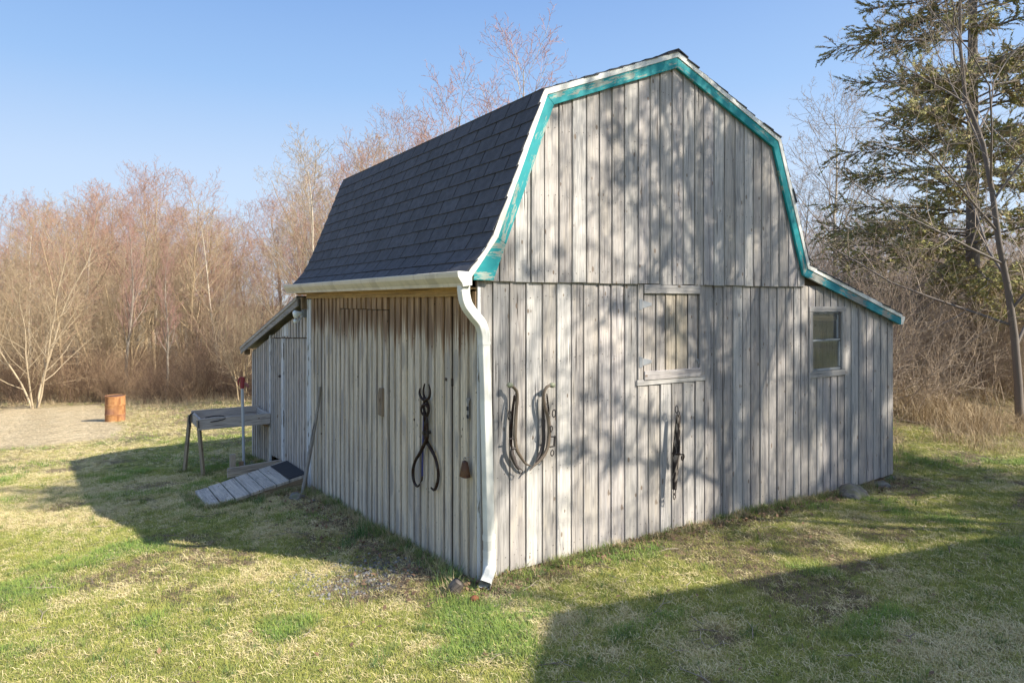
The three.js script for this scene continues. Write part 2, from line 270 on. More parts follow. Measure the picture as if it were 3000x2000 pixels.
// offset polyline downwards/inwards by d (mitred)
function off(pts, d) {
  const n = []; for (let i = 0; i < pts.length - 1; i++) { const dx = pts[i + 1][0] - pts[i][0], dy = pts[i + 1][1] - pts[i][1], l = Math.hypot(dx, dy); n.push([dy / l, -dx / l]); }
  return pts.map((p, i) => { const a = n[Math.max(0, i - 1)], b = n[Math.min(n.length - 1, i)], mx = a[0] + b[0], my = a[1] + b[1], k = 2 / (mx * mx + my * my); return [p[0] + mx * k * d, p[1] + my * k * d]; });
}
srand(100);
function runBoards(parent, a, b, width, lo, hi, mats, { t = 0.02, w0 = 0, gap = 0.006, vo, jit = 0.004, knots = [], lap = 1, step = 0.0095 } = {}) {
  const n = Math.max(1, Math.round((b - a) / width)), cuts = [a]; for (let i = 1; i < n; i++) cuts.push(mix(a, b, i / n) + R(-0.014, 0.014)); cuts.push(b);
  for (let i = 0; i < n; i++) {
    const x0 = cuts[i] + gap / 2, x1 = cuts[i + 1] - gap / 2, j = R(-jit, jit), mid = knots.filter((k) => k > x0 + 0.004 && k < x1 - 0.004);
    const pts = [[x0, lo(x0) + j], [x1, lo(x1) + j], [x1, hi(x1)], ...mid.reverse().map((k) => [k, hi(k)]), [x0, hi(x0)]];
    const g = prism(pts, t + R(-0.002, 0.003), { w0: w0 + R(-0.0015, 0.0015), vo });
    { const p = g.attributes.position; for (let k = 0; k < p.count; k++) { const f = (p.getX(k) - x0) / (x1 - x0); p.setZ(k, p.getZ(k) + step * (lap > 0 ? 1 - f : f)); } g.computeVertexNormals(); }
    part('board', g, mats[Math.floor(rnd() * mats.length)], parent);
  }
}
// --- gable wall, lower course
const gableLow = grp('gable_wall', barn), gableUp = grp('upper_gable_wall', barn);
gableLow.position.z = -0.034; gableUp.position.z = -0.012;
const lowBase = (x) => -0.05 + 0.012 * Math.sin(x * 2.3), under = (x) => Math.min(2.262, rl(x) - 0.03);
runBoards(gableLow, -0.012, 1.641, 0.147, lowBase, under, gableMats, { vo: undefined });
runBoards(gableLow, 1.641, 2.513, 0.146, lowBase, () => 1.332, gableMats);
runBoards(gableLow, 2.513, 4.172, 0.142, lowBase, under, gableMats, { knots: [] });
runBoards(gableLow, 4.172, 4.856, 0.137, lowBase, () => 1.25, gableMats);
runBoards(gableLow, 4.172, 4.856, 0.137, () => 2.03, under, gableMats);
runBoards(gableLow, 4.856, 5.902, 0.142, lowBase, under, gableMats);
// --- upper course, lapping over the lower one
runBoards(gableUp, 0.03, 4.075, 0.145, () => 2.247, (x) => rl(x) - 0.05, gableMats, { t: 0.022, jit: 0.004, knots: [B0[0], RG[0], B1[0]] });
{ // nail heads in rows
  srand(222); const N = []; const disc = (x, y, z) => { const g = new THREE.CircleGeometry(R(0.003, 0.0046), 6); g.translate(x + R(-0.006, 0.006), y + R(-0.02, 0.02), z); N.push(g); };
  const rows = (grp0, ys) => { for (const b of grp0.children) { b.geometry.computeBoundingBox(); const q = b.geometry.boundingBox; for (const y of ys) if (y > q.min.y + 0.02 && y < q.max.y - 0.04) for (const f of [0.22, 0.74]) disc(mix(q.min.x, q.max.x, f), y, grp0.position.z + 0.0245 + 0.0095 * (1 - f)); } };
  rows(gableLow, [0.08, 0.72, 1.24, 1.62, 2.12]); rows(gableUp, [2.33, 2.95, 3.5, 4.0]); const m = part('nails', merge(N), ironMat, barn); m.userData.kind = 'stuff';
}
// sheathing behind the boards
{
  const o = off(roofPts, 0.06);
  const poly = [[0.0, -0.12], [1.62, -0.12], [1.62, 1.36], [1.72, 1.42], [5.88, 1.42], [5.88, o[6][1] - 0.03], ...o.slice(1, 6).reverse(), [0.0, 2.3]];
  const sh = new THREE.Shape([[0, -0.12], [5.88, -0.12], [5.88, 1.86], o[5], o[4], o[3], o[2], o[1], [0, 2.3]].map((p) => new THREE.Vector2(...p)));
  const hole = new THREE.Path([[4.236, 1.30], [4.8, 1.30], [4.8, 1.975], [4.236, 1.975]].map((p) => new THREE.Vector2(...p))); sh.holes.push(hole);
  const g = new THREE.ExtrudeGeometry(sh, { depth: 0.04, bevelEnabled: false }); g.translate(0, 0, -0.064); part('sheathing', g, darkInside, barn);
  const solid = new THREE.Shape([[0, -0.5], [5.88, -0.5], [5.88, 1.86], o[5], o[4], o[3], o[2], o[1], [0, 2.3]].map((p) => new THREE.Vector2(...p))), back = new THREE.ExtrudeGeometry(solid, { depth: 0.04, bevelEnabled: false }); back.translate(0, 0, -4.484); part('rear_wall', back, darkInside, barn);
  part('end_wall', box(0.05, 1.95, 4.4, 5.86, 0.86, -2.26), plainWood, barn);
}
// --- long wall with the barn door (local s = z, w = outwards)
const side = grp('side_wall', barn); side.rotation.y = -Math.PI / 2; side.position.x = 0.015;
const sideBase = (z) => Math.max(-0.34, ground(-0.03, z) - 0.03);
const vside = 0.3;
runBoards(side, -0.42, -0.012, 0.136, sideBase, () => 2.17, sideMats, { vo: vside, lap: -1, step: 0.017 });
runBoards(side, -1.755, -0.43, 0.152, sideBase, () => 2.17, sideMats, { vo: vside, lap: -1, step: 0.017 });
runBoards(side, -4.42, -3.215, 0.15, sideBase, () => 2.17, sideMats, { vo: vside, lap: -1, step: 0.017 });
runBoards(side, -3.215, -1.75, 0.15, () => 2.012, () => 2.172, sideMats, { vo: vside, lap: -1, step: 0.017, t: 0.036 });
const door = grp('barn_door', side);
runBoards(door, -3.2, -1.765, 0.15, (z) => sideBase(z) + 0.03, () => 2.004, sideMats, { vo: vside, lap: -1, step: 0.017, t: 0.024, w0: 0.002, gap: 0.010 });
{ // hand hold with an oval slot
  const sh = new THREE.Shape([[-0.045, -0.135], [0.05, -0.14], [0.055, 0.135], [-0.02, 0.13], [-0.06, 0.05], [-0.06, -0.04]].map((p) => new THREE.Vector2(...p)));
  const h = new THREE.Path(); h.absellipse(0.012, 0, 0.018, 0.042, 0, Math.PI * 2); sh.holes.push(h);
  const g = new THREE.ExtrudeGeometry(sh, { depth: 0.022, bevelSize: 0.004, bevelThickness: 0.004, bevelSegments: 1, curveSegments: 10 }); g.translate(-1.93, 1.09, 0.03); uvBox(g); part('door_handle', g, matW(woodC, C(0.66, 0.6, 0.54)), door);
}
{ // sheathing, corner strips
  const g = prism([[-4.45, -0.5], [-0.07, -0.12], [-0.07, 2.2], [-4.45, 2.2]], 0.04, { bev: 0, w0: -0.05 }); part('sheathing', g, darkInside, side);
  const c = prism(rect(-0.014, 0.0, -0.06, 2.2), 0.026, { w0: 0.0, bev: 0.002 }); part('corner_strip', c, whitePaint, side);
  const d = merge([prism(rect(-4.505, -4.425, -0.42, 2.12), 0.028, { w0: 0.002 }), prism(rect(-4.512, -4.49, -0.42, 2.12), 0.05, { w0: 0 })]); part('corner_trim', d, whitePaint, side);
  // rusty hinge leaf and shim
  part('hinge_leaf', merge([prism(rect(-0.545, -0.43, 1.432, 1.458), 0.006, { w0: 0.022, bev: 0.001 }), prism(rect(-0.425, -0.408, 1.40, 1.462), 0.02, { w0: 0.012, bev: 0.001 })]), ironMat, side);
}
// --- sliding latch strip beside the corner
{
  const l = thing('latch_strip', 'small grey latch strip with two black squares beside the downspout', 'latch', [-0.023, 1.26, -0.127], -Math.PI / 2);
  const sh = prism([[-0.028, 0.065], [0.0, 0.005], [0.028, 0.07], [0.028, 0.078], [-0.028, 0.075]], 0.006, { bev: 0.001 });
  part('plate', merge([prism(rect(-0.016, 0.016, -0.085, 0.02), 0.005, { bev: 0.001 }), sh]), greyWood, l);
  part('black_square', prism(rect(-0.014, 0.014, -0.018, 0.014), 0.010, { bev: 0.001 }), rubber, l); part('black_square', prism(rect(-0.013, 0.013, -0.078, -0.052), 0.010, { bev: 0.001 }), rubber, l);
}
// --- roof
const roof = grp('roof', barn);
{
  const outer = off(roofPts, 0.012), inner = off(roofPts, 0.042);
  const sh = new THREE.Shape([...outer, ...inner.slice().reverse()].map((p) => new THREE.Vector2(...p)));
  const g = new THREE.ExtrudeGeometry(sh, { depth: 0.045 - RZ, bevelEnabled: false }); g.translate(0, 0, RZ); part('deck', g, feltMat, roof);
  // steep face toward the yard, with its flared foot: rounded profile, one tab at a time
  const prof = new THREE.CatmullRomCurve3([V(E0[0] - 0.035, E0[1] - 0.028, 0), V(-0.01, 2.452, 0), V(0.066, 2.575, 0), V(0.135, 2.725, 0), V(0.25, 3.0, 0), V(0.41, 3.4, 0), V(B0[0], B0[1], 0)], false, 'centripetal', 0.5);
  const len = prof.getLength(), rows = 12, ex = len / rows, tab = 0.325;
  srand(61);
  for (let r = 0; r < rows; r++) {
    const u0 = Math.max(0, (r * ex - 0.006) / len), u1 = Math.min(1, ((r + 1) * ex + 0.014) / len);
    const N = 3, P = []; for (let k = 0; k <= N; k++) { const u = mix(u0, u1, k / N), p = prof.getPointAt(u), t = prof.getTangentAt(u), lift = mix(0.013, 0.0035, k / N); P.push([p.x - t.y * lift, p.y + t.x * lift, p.x - t.y * (lift - 0.006), p.y + t.x * (lift - 0.006)]); }
    const shift = (r % 2 ? 0.5 : 0) * tab + R(-0.02, 0.02); let z = 0.062 - (shift ? 0 : 0), first = true;
    const cuts = [0.068]; for (let q = 0.068 - (shift || tab); q > RZ + 0.08; q -= tab) cuts.push(q); cuts.push(RZ - 0.015);
    for (let c = 0; c < cuts.length - 1; c++) {
      const za = cuts[c] - (c ? 0.007 : 0), zb = cuts[c + 1] + (c < cuts.length - 2 ? 0.007 : 0), dr = R(-0.0025, 0.0025), pos = [], uv = [], idx = [], uo = R(0, 5);
      const add = (a, b, cc, d) => { const o = pos.length / 3; for (const q of [a, b, cc, d]) { pos.push(...q); uv.push(q[2] + uo, q[1] + uo * 1.7); } idx.push(o, o + 1, o + 2, o, o + 2, o + 3); };
      const top = (k, zz) => [P[k][0], P[k][1] + (k === 0 ? dr : 0), zz], bot = (k, zz) => [P[k][2], P[k][3] + (k === 0 ? dr : 0), zz];
      for (let k = 0; k < N; k++) { add(top(k, za), top(k + 1, za), top(k + 1, zb), top(k, zb)); add(bot(k, zb), bot(k + 1, zb), bot(k + 1, za), bot(k, za)); add(bot(k, za), bot(k + 1, za), top(k + 1, za), top(k, za)); add(top(k, zb), top(k + 1, zb), bot(k + 1, zb), bot(k, zb)); }
      add(bot(0, za), top(0, za), top(0, zb), bot(0, zb));
      const gg = new THREE.BufferGeometry(); gg.setAttribute('position', new THREE.Float32BufferAttribute(pos, 3)); gg.setAttribute('uv', new THREE.Float32BufferAttribute(uv, 2)); gg.setIndex(idx); gg.computeVertexNormals();
      part('shingle', gg, shMats[Math.floor(rnd() * shMats.length)], roof);
    }
  }
  // the courses of the faces turned away
  const course = (a, b, n) => { for (let k = 0; k < n; k++) { const p = [mix(a[0], b[0], k / n), mix(a[1], b[1], k / n)], q = [mix(a[0], b[0], (k + 1.12) / n), mix(a[1], b[1], (k + 1.12) / n)]; const dx = q[0] - p[0], dy = q[1] - p[1], l = Math.hypot(dx, dy), s = (a[0] < b[0]) ? 1 : -1, nx = -dy / l * s, ny = dx / l * s; const g = prism([[p[0] + nx * 0.002, p[1] + ny * 0.002], [q[0] - nx * 0.004, q[1] - ny * 0.004], [q[0] + nx * 0.003, q[1] + ny * 0.003], [p[0] + nx * 0.014, p[1] + ny * 0.014]].sort(() => 0), 0.075 - RZ + R(-0.012, 0.012), { bev: 0, w0: RZ - 0.01 }); part('shingle_course', g, shMats[k % 3], roof); } };
  course(B0, RG, 11); course(B1, RG, 11); course(K1, B1, 10); course([E1[0] + 0.03, E1[1] - 0.01], K1, 13);
  const cap = prism([[RG[0] - 0.13, RG[1] - 0.035], [RG[0], RG[1] + 0.016], [RG[0] + 0.13, RG[1] - 0.035], [RG[0] + 0.13, RG[1] - 0.025], [RG[0], RG[1] + 0.028], [RG[0] - 0.13, RG[1] - 0.025]], 0.08 - RZ, { bev: 0, w0: RZ - 0.01 }); part('ridge_cap', cap, shMats[0], roof);
}
// --- turquoise rake boards and white drip edge on the gable
{
  const rake = grp('rake_trim', barn); rake.position.z = 0.027;
  const a = off(roofPts, 0.040), b = off(roofPts, 0.137), w0 = off(roofPts, 0.0), w1 = off(roofPts, 0.046);
  const seg = [[[-0.075, 2.252], [0.098, 2.252], b[1], a[1], [-0.075, 2.30]]];
  for (let i = 1; i < 6; i++) { const e = 0.0015; seg.push([a[i], b[i], b[i + 1], a[i + 1]].map((p) => p)); }
  seg[5] = [a[5], b[5], [5.925, b[6][1] + 0.004], [5.965, b[6][1] + 0.0], [5.965, a[6][1] - 0.006]];
  seg.forEach((s, i) => { const area = s.reduce((q, p, k) => { const n = s[(k + 1) % s.length]; return q + p[0] * n[1] - n[0] * p[1]; }, 0); const g = prism(area < 0 ? s.slice().reverse() : s, 0.026, { bev: 0.003, uo: R(0, 3), vo: R(0, 3) });
    if (i) { const d = [s[3][0] - s[0][0], s[3][1] - s[0][1]], l = Math.hypot(...d), p = g.attributes.position, uv = g.attributes.uv, uo = R(0, 2), v0 = R(0, 1); for (let k = 0; k < p.count; k++) { const x = p.getX(k), y = p.getY(k); uv.setXY(k, (x * d[0] + y * d[1]) / l + uo, (x * d[1] - y * d[0]) / l + v0); } }
    part('rake_board', g, i >= 5 ? tealWorn : tealMat, rake); });
  for (let i = 0; i < 6; i++) { const s = [w0[i], w1[i], w1[i + 1], w0[i + 1]].map((p) => [p[0], p[1]]); if (i === 0) { s[0] = [E0[0] - 0.01, E0[1] - 0.012]; s[1] = [E0[0] + 0.02, E0[1] - 0.05]; } if (i === 5) { s[2] = [5.97, w1[6][1] - 0.006]; s[3] = [5.97, w0[6][1] - 0.004]; }
    const area = s.reduce((q, p, k) => { const n = s[(k + 1) % 4]; return q + p[0] * n[1] - n[0] * p[1]; }, 0); part('drip_edge', prism(area < 0 ? s.reverse() : s, 0.008, { bev: 0.001, w0: 0.0265 }), whiteMat, rake); }
}
// --- eave on the yard side: fascia, soffit, gutter, downspout
{
  const eave = grp('eave', barn);
  part('fascia', box(0.022, 0.12, 4.79, -0.095, 2.255, -2.425, 'z'), soffitWood, eave);
  part('soffit', box(0.10, 0.016, 4.79, -0.04, 2.192, -2.425, 'z'), soffitWood, eave);
  part('frieze', box(0.02, 0.055, 4.4, -0.042, 2.158, -2.28, 'z'), soffitWood, eave);
  const gut = grp('gutter', barn);
  const pr = [[-0.115, 2.31], [-0.113, 2.212], [-0.19, 2.200], [-0.197, 2.225], [-0.213, 2.245], [-0.232, 2.272], [-0.236, 2.296], [-0.236, 2.312], [-0.226, 2.316]];
  const inn = [[-0.225, 2.308], [-0.23, 2.300], [-0.226, 2.274], [-0.208, 2.25], [-0.192, 2.229], [-0.186, 2.206], [-0.119, 2.217], [-0.119, 2.31]];
  const g = prism([...pr, ...inn].reverse(), 5.02, { bev: 0, w0: -4.93 }); part('trough', g, creamMat, gut);
  part('end_cap', prism([...pr].reverse(), 0.006, { bev: 0.001, w0: 0.0905 }), whiteMat, gut); part('end_cap', prism([...pr].reverse(), 0.006, { bev: 0.001, w0: -4.9365 }), creamMat, gut);
  part('outlet', box(0.075, 0.05, 0.06, -0.155, 2.19, 0.035, 'v', 0.002), whiteMat, gut);
  // downspout: rounded rectangle swept along a path, ribbed at the bends
  const ds = grp('downspout', barn);
  const sweep = (pts, rib, n = 60, scale = 1) => {
    const c = new THREE.CatmullRomCurve3(pts.map((p) => V(...p)), false, 'centripetal'), prof = []; const hw = 0.041 * scale, hd = 0.03 * scale, rr = 0.01;
    for (const [sx, sy] of [[1, 1], [-1, 1], [-1, -1], [1, -1]]) for (let k = 0; k < 3; k++) { const q = (Math.atan2(sy, sx) - Math.PI / 4) + k * Math.PI / 4; prof.push([sx * (hw - rr) + rr * Math.cos(q), sy * (hd - rr) + rr * Math.sin(q)]); }
    const pos = [], uv = [], idx = [], m = prof.length; let L = 0, pp = null;
    for (let i = 0; i <= n; i++) { const q = c.getPointAt(i / n), t = c.getTangentAt(i / n); if (pp) L += q.distanceTo(pp); pp = q; const sx = V(0.97, 0, -0.2).normalize(), b = new THREE.Vector3().crossVectors(t, sx).normalize(), a = new THREE.Vector3().crossVectors(b, t).normalize(); const k = 1 + (rib ? 0.035 * (i % 2) : 0); for (const p of prof) { const v = q.clone().addScaledVector(a, p[0] * k).addScaledVector(b, p[1] * k); pos.push(v.x, v.y, v.z); uv.push(p[0], L); } }
    for (let i = 0; i < n; i++) for (let j = 0; j < m; j++) { const a = i * m + j, b = i * m + (j + 1) % m; idx.push(a, b, a + m, b, b + m, a + m); }
    const gg = new THREE.BufferGeometry(); gg.setAttribute('position', new THREE.Float32BufferAttribute(pos, 3)); gg.setAttribute('uv', new THREE.Float32BufferAttribute(uv, 2)); gg.setIndex(idx); gg.computeVertexNormals(); return gg;
  };
  part('upper_elbow', sweep([[-0.152, 2.21, 0.035], [-0.15, 2.14, 0.036], [-0.13, 2.065, 0.04], [-0.075, 1.99, 0.046], [-0.015, 1.92, 0.05], [0.012, 1.84, 0.05], [0.015, 1.78, 0.05]], true, 44), whiteMat, ds);
  part('pipe', sweep([[0.015, 1.80, 0.05], [0.03, 1.4, 0.05], [0.046, 0.8, 0.05], [0.058, 0.3, 0.05], [0.062, 0.16, 0.05]], false, 8, 0.96), whiteMat, ds);
  part('lower_elbow', sweep([[0.061, 0.20, 0.05], [0.062, 0.125, 0.052], [0.05, 0.065, 0.07], [0.005, 0.03, 0.125], [-0.065, 0.008, 0.20]], true, 24, 1.03), whiteMat, ds);
  for (const [x, y] of [[0.017, 1.775], [0.0585, 0.305], [0.0588, 0.285]]) part('collar', sweep([[x, y + 0.012, 0.05], [x, y, 0.05], [x, y - 0.012, 0.05]], false, 4, 1.06), whiteMat, ds);
  // back gutter, seen end on
  const gr = grp('gutter', barn); const q = [[5.972, 1.90], [6.075, 1.905], [6.07, 1.87], [6.045, 1.835], [6.03, 1.81], [5.972, 1.805]]; part('trough', prism(q, 4.9, { bev: 0, w0: -4.86 }), whiteMat, gr);
}
// --- loft hatch
{
  const h = grp('hatch', barn); h.position.z = -0.026;
  srand(210); runBoards(h, 1.715, 2.425, 0.145, () => 1.44, () => 2.18, hatchMats, { t: 0.018, w0: -0.004, gap: 0.008, step: 0.008 });
  part('rail', prism(rect(1.708, 2.43, 2.163, 2.243), 0.022, { w0: 0.0185, along: 'x' }), gableMats[4], h);
  part('rail', prism([[1.71, 1.382], [2.442, 1.374], [2.436, 1.456], [1.71, 1.462]], 0.022, { w0: 0.0185, along: 'x' }), gableMats[3], h);
  const f = grp('hatch_frame', barn); f.position.z = -0.021;
  part('jamb', prism(rect(1.642, 1.703, 1.388, 2.246), 0.022), gableMats[1], f); part('jamb', prism(rect(2.436, 2.512, 1.388, 2.246), 0.022), gableMats[5], f);
  part('sill', prism([[1.628, 1.336], [2.514, 1.332], [2.514, 1.384], [1.628, 1.386]], 0.026, { along: 'x' }), gableMats[2], f);
  for (const y of [2.065, 1.546]) { const t = grp('hinge', h); part('leaf', prism(rect(1.652, 1.682, y - 0.048, y + 0.048), 0.004, { w0: 0.0275, bev: 0.0008 }), galvMat, t); part('strap', prism([[1.694, y - 0.036], [1.81, y - 0.012], [1.81, y + 0.012], [1.694, y + 0.036]], 0.004, { w0: 0.0195, bev: 0.0008 }), galvMat, t); part('knuckle', tube([[1.689, y - 0.045, 0.024], [1.689, y + 0.045, 0.024]], 0.007, 8), galvMat, t); }
  part('hook', merge([tube([[2.405, 1.53, 0.025], [2.41, 1.515, 0.035], [2.404, 1.49, 0.034], [2.408, 1.45, 0.03], [2.43, 1.428, 0.04]], 0.0035, 6), torus(0.009, 0.0025, 2.405, 1.532, 0.026)]), galvMat, h);
}
// --- window with wire netting
{
  const w = grp('window', barn); w.position.z = -0.02;
  const wf = gableMats[6];
  part('casing', prism(rect(4.176, 4.858, 1.975, 2.034), 0.024, { along: 'x' }), wf, w); part('casing', prism(rect(4.176, 4.858, 1.246, 1.312), 0.024, { along: 'x' }), wf, w);
  part('casing', prism(rect(4.176, 4.240, 1.314, 1.973), 0.022), wf, w); part('casing', prism(rect(4.796, 4.858, 1.314, 1.973), 0.022), wf, w);
  const sashPaint = new THREE.MeshStandardMaterial({ color: S(178, 182, 184), roughness: 0.7, map: whitePaint.map });
  const sash = (a, b, c, d, z) => { const s = grp('sash', w); part('rail', prism(rect(a, b, d - 0.022, d), 0.02, { w0: z, along: 'x' }), sashPaint, s); part('rail', prism(rect(a, b, c, c + 0.026), 0.02, { w0: z, along: 'x' }), sashPaint, s); part('stile', prism(rect(a, a + 0.022, c + 0.036, d - 0.031), 0.02, { w0: z }), sashPaint, s); part('stile', prism(rect(b - 0.022, b, c + 0.036, d - 0.031), 0.02, { w0: z }), sashPaint, s); const p = prism(rect(a + 0.02, b - 0.02, c + 0.02, d - 0.02), 0.004, { w0: z + 0.008, bev: 0 }); part('pane', p, new THREE.MeshPhysicalMaterial({ transmission: 1, roughness: 0.03, thickness: 0, ior: 1.5, color: 0xffffff }), s); };
  sash(4.242, 4.794, 1.635, 1.972, -0.045); sash(4.242, 4.794, 1.314, 1.668, -0.022);
  const L = []; srand(5); for (let x = 4.195; x < 4.84; x += 0.0128) L.push(tube([[x, 1.262, 0.027], [x + R(-0.003, 0.003), 1.45, 0.028 + R(-0.004, 0.004)], [x + R(-0.003, 0.003), 1.85, 0.028 + R(-0.004, 0.004)], [x, 2.02, 0.027]], 0.0006, 3, { cap: false, seg: 1 }));
  for (let y = 1.262; y < 2.03; y += 0.0128) L.push(tube([[4.19, y, 0.0275], [4.5, y + R(-0.003, 0.003), 0.028], [4.845, y, 0.0275]], 0.0005, 3, { cap: false, seg: 1 }));
  const m = part('wire_netting', merge(L), new THREE.MeshStandardMaterial({ color: S(176, 182, 184), roughness: 0.5, metalness: 0.2 }), w); m.userData.kind = 'stuff';
}
// --- rear lean-to
{
  const lw = grp('lean_to_wall', barn); lw.rotation.y = -Math.PI / 2; lw.position.x = 0.02;
  const top = (z) => 2.02 + (z + 4.6) * 0.242, lo = (z) => ground(0, z) - 0.04;
  srand(300);
  runBoards(lw, -8.05, -6.735, 0.16, lo, (z) => top(z) - 0.0, leanMats, { lap: -1, step: 0.02 }); runBoards(lw, -6.735, -4.515, 0.155, (z) => 1.60 + (z + 4.8) * 0.045, (z) => top(z), leanMats, { lap: -1, step: 0.02 });
  const dr = (a, b, wd) => { const d = grp('lean_to_door', lw); runBoards(d, a, b, wd, (z) => -0.215 + (z + 4.55) * 0.056, (z) => 1.60 + (z + 4.8) * 0.045 - 0.016, leanMats, { t: 0.03, w0: -0.004, gap: 0.010, lap: -1, step: 0.02 }); return d; };
  dr(-6.66, -5.905, 0.125); const d2 = dr(-5.80, -4.53, 0.142);
  const stile = prism([[-5.895, -0.285], [-5.81, -0.28], [-5.81, 1.545], [-5.895, 1.54]], 0.045, { w0: 0 }); part('stile', stile, whitePaint, d2);
  const knob = grp('latch', d2); part('plate', prism(rect(-5.965, -5.93, 0.90, 1.0), 0.006, { w0: 0.027, bev: 0.001 }), ironMat, knob); const kg = new THREE.SphereGeometry(0.022, 10, 8); kg.translate(-5.948, 0.97, 0.055); part('knob', kg, darkIron, knob);
  part('casing', prism([[-6.725, -0.5], [-6.675, -0.5], [-6.675, 1.555], [-6.725, 1.55]], 0.032), whitePaint, lw);
  part('patch_board', prism([[-5.90, 1.57], [-5.60, 1.585], [-5.60, 1.78], [-5.90, 1.71]], 0.034), whitePaint, lw);
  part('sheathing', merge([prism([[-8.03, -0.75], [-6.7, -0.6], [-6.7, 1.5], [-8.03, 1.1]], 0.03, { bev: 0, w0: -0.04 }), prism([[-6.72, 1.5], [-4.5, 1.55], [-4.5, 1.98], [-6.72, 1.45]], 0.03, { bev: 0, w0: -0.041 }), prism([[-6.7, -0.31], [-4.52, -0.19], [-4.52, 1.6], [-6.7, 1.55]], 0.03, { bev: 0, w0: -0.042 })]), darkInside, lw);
  part('floor', box(4.2, 0.05, 3.4, 2.2, -0.22, -6.3), brownWood, barn);
  part('rear_wall', box(4.3, 2.0, 0.05, 2.17, 0.25, -8.03), plainWood, barn); part('end_wall', box(0.05, 2.6, 3.5, 4.3, 0.6, -6.25), plainWood, barn);
  const lr = grp('lean_to_roof', barn);
  const rf = [[-4.72, 2.155], [-8.5, 1.265]], slab = (x0, x1, a, b, mat, name) => { const g = prism([[rf[1][0], rf[1][1] + a], [rf[0][0], rf[0][1] + a], [rf[0][0], rf[0][1] + b], [rf[1][0], rf[1][1] + b]], x1 - x0, { bev: 0.003, along: 'x' }); g.rotateY(-Math.PI / 2); g.translate(x1, 0, 0); return part(name, g, mat, lr); };
  slab(-0.1, 4.4, -0.03, -0.008, plainWood, 'deck'); slab(-0.115, 4.42, -0.006, 0.012, shMats[2], 'shingles');
  slab(-0.108, -0.086, -0.125, -0.012, greyWood, 'fascia'); slab(-0.122, -0.110, -0.045, 0.0, plainWood, 'drip_edge');
  part('rafter_tail', box(0.09, 0.10, 0.05, -0.03, 1.19, -8.3), brownWood, lr);
  part('rafter_tail', box(0.08, 0.16, 0.05, -0.04, 2.07, -4.62), brownWood, lr);
}
// --- flood light at the corner of the lean-to
{
  const L = thing('flood_light', 'twin outdoor flood light bulbs under the lean-to eave', 'light', [0, 1.93, -4.66]);
  part('junction_box', box(0.05, 0.10, 0.10, -0.03, 0, 0.0), new THREE.MeshStandardMaterial({ color: S(120, 122, 120), roughness: 0.6 }), L);
  const bulb = (x, y, z, r) => { const pts = [[0.001, -r * 0.55], [r * 0.75, -r * 0.4], [r, 0], [r * 0.86, r * 0.5], [r * 0.5, r * 1.1], [r * 0.42, r * 1.7], [0.001, r * 1.7]].map((p) => new THREE.Vector2(...p)); const g = new THREE.LatheGeometry(pts, 16); g.rotateZ(-Math.PI / 2.3); g.translate(x, y, z); return g; };
  const glass = new THREE.MeshPhysicalMaterial({ color: S(226, 232, 226), roughness: 0.25, clearcoat: 0.6 });
  part('bulb', bulb(-0.15, -0.01, 0, 0.055), glass, L); part('bulb', bulb(-0.15, -0.105, -0.02, 0.032), glass, L);
  part('arm', tube([[-0.04, -0.01, 0], [-0.07, -0.06, -0.01], [-0.1, -0.1, -0.02]], 0.012, 8), galvMat, L);
}

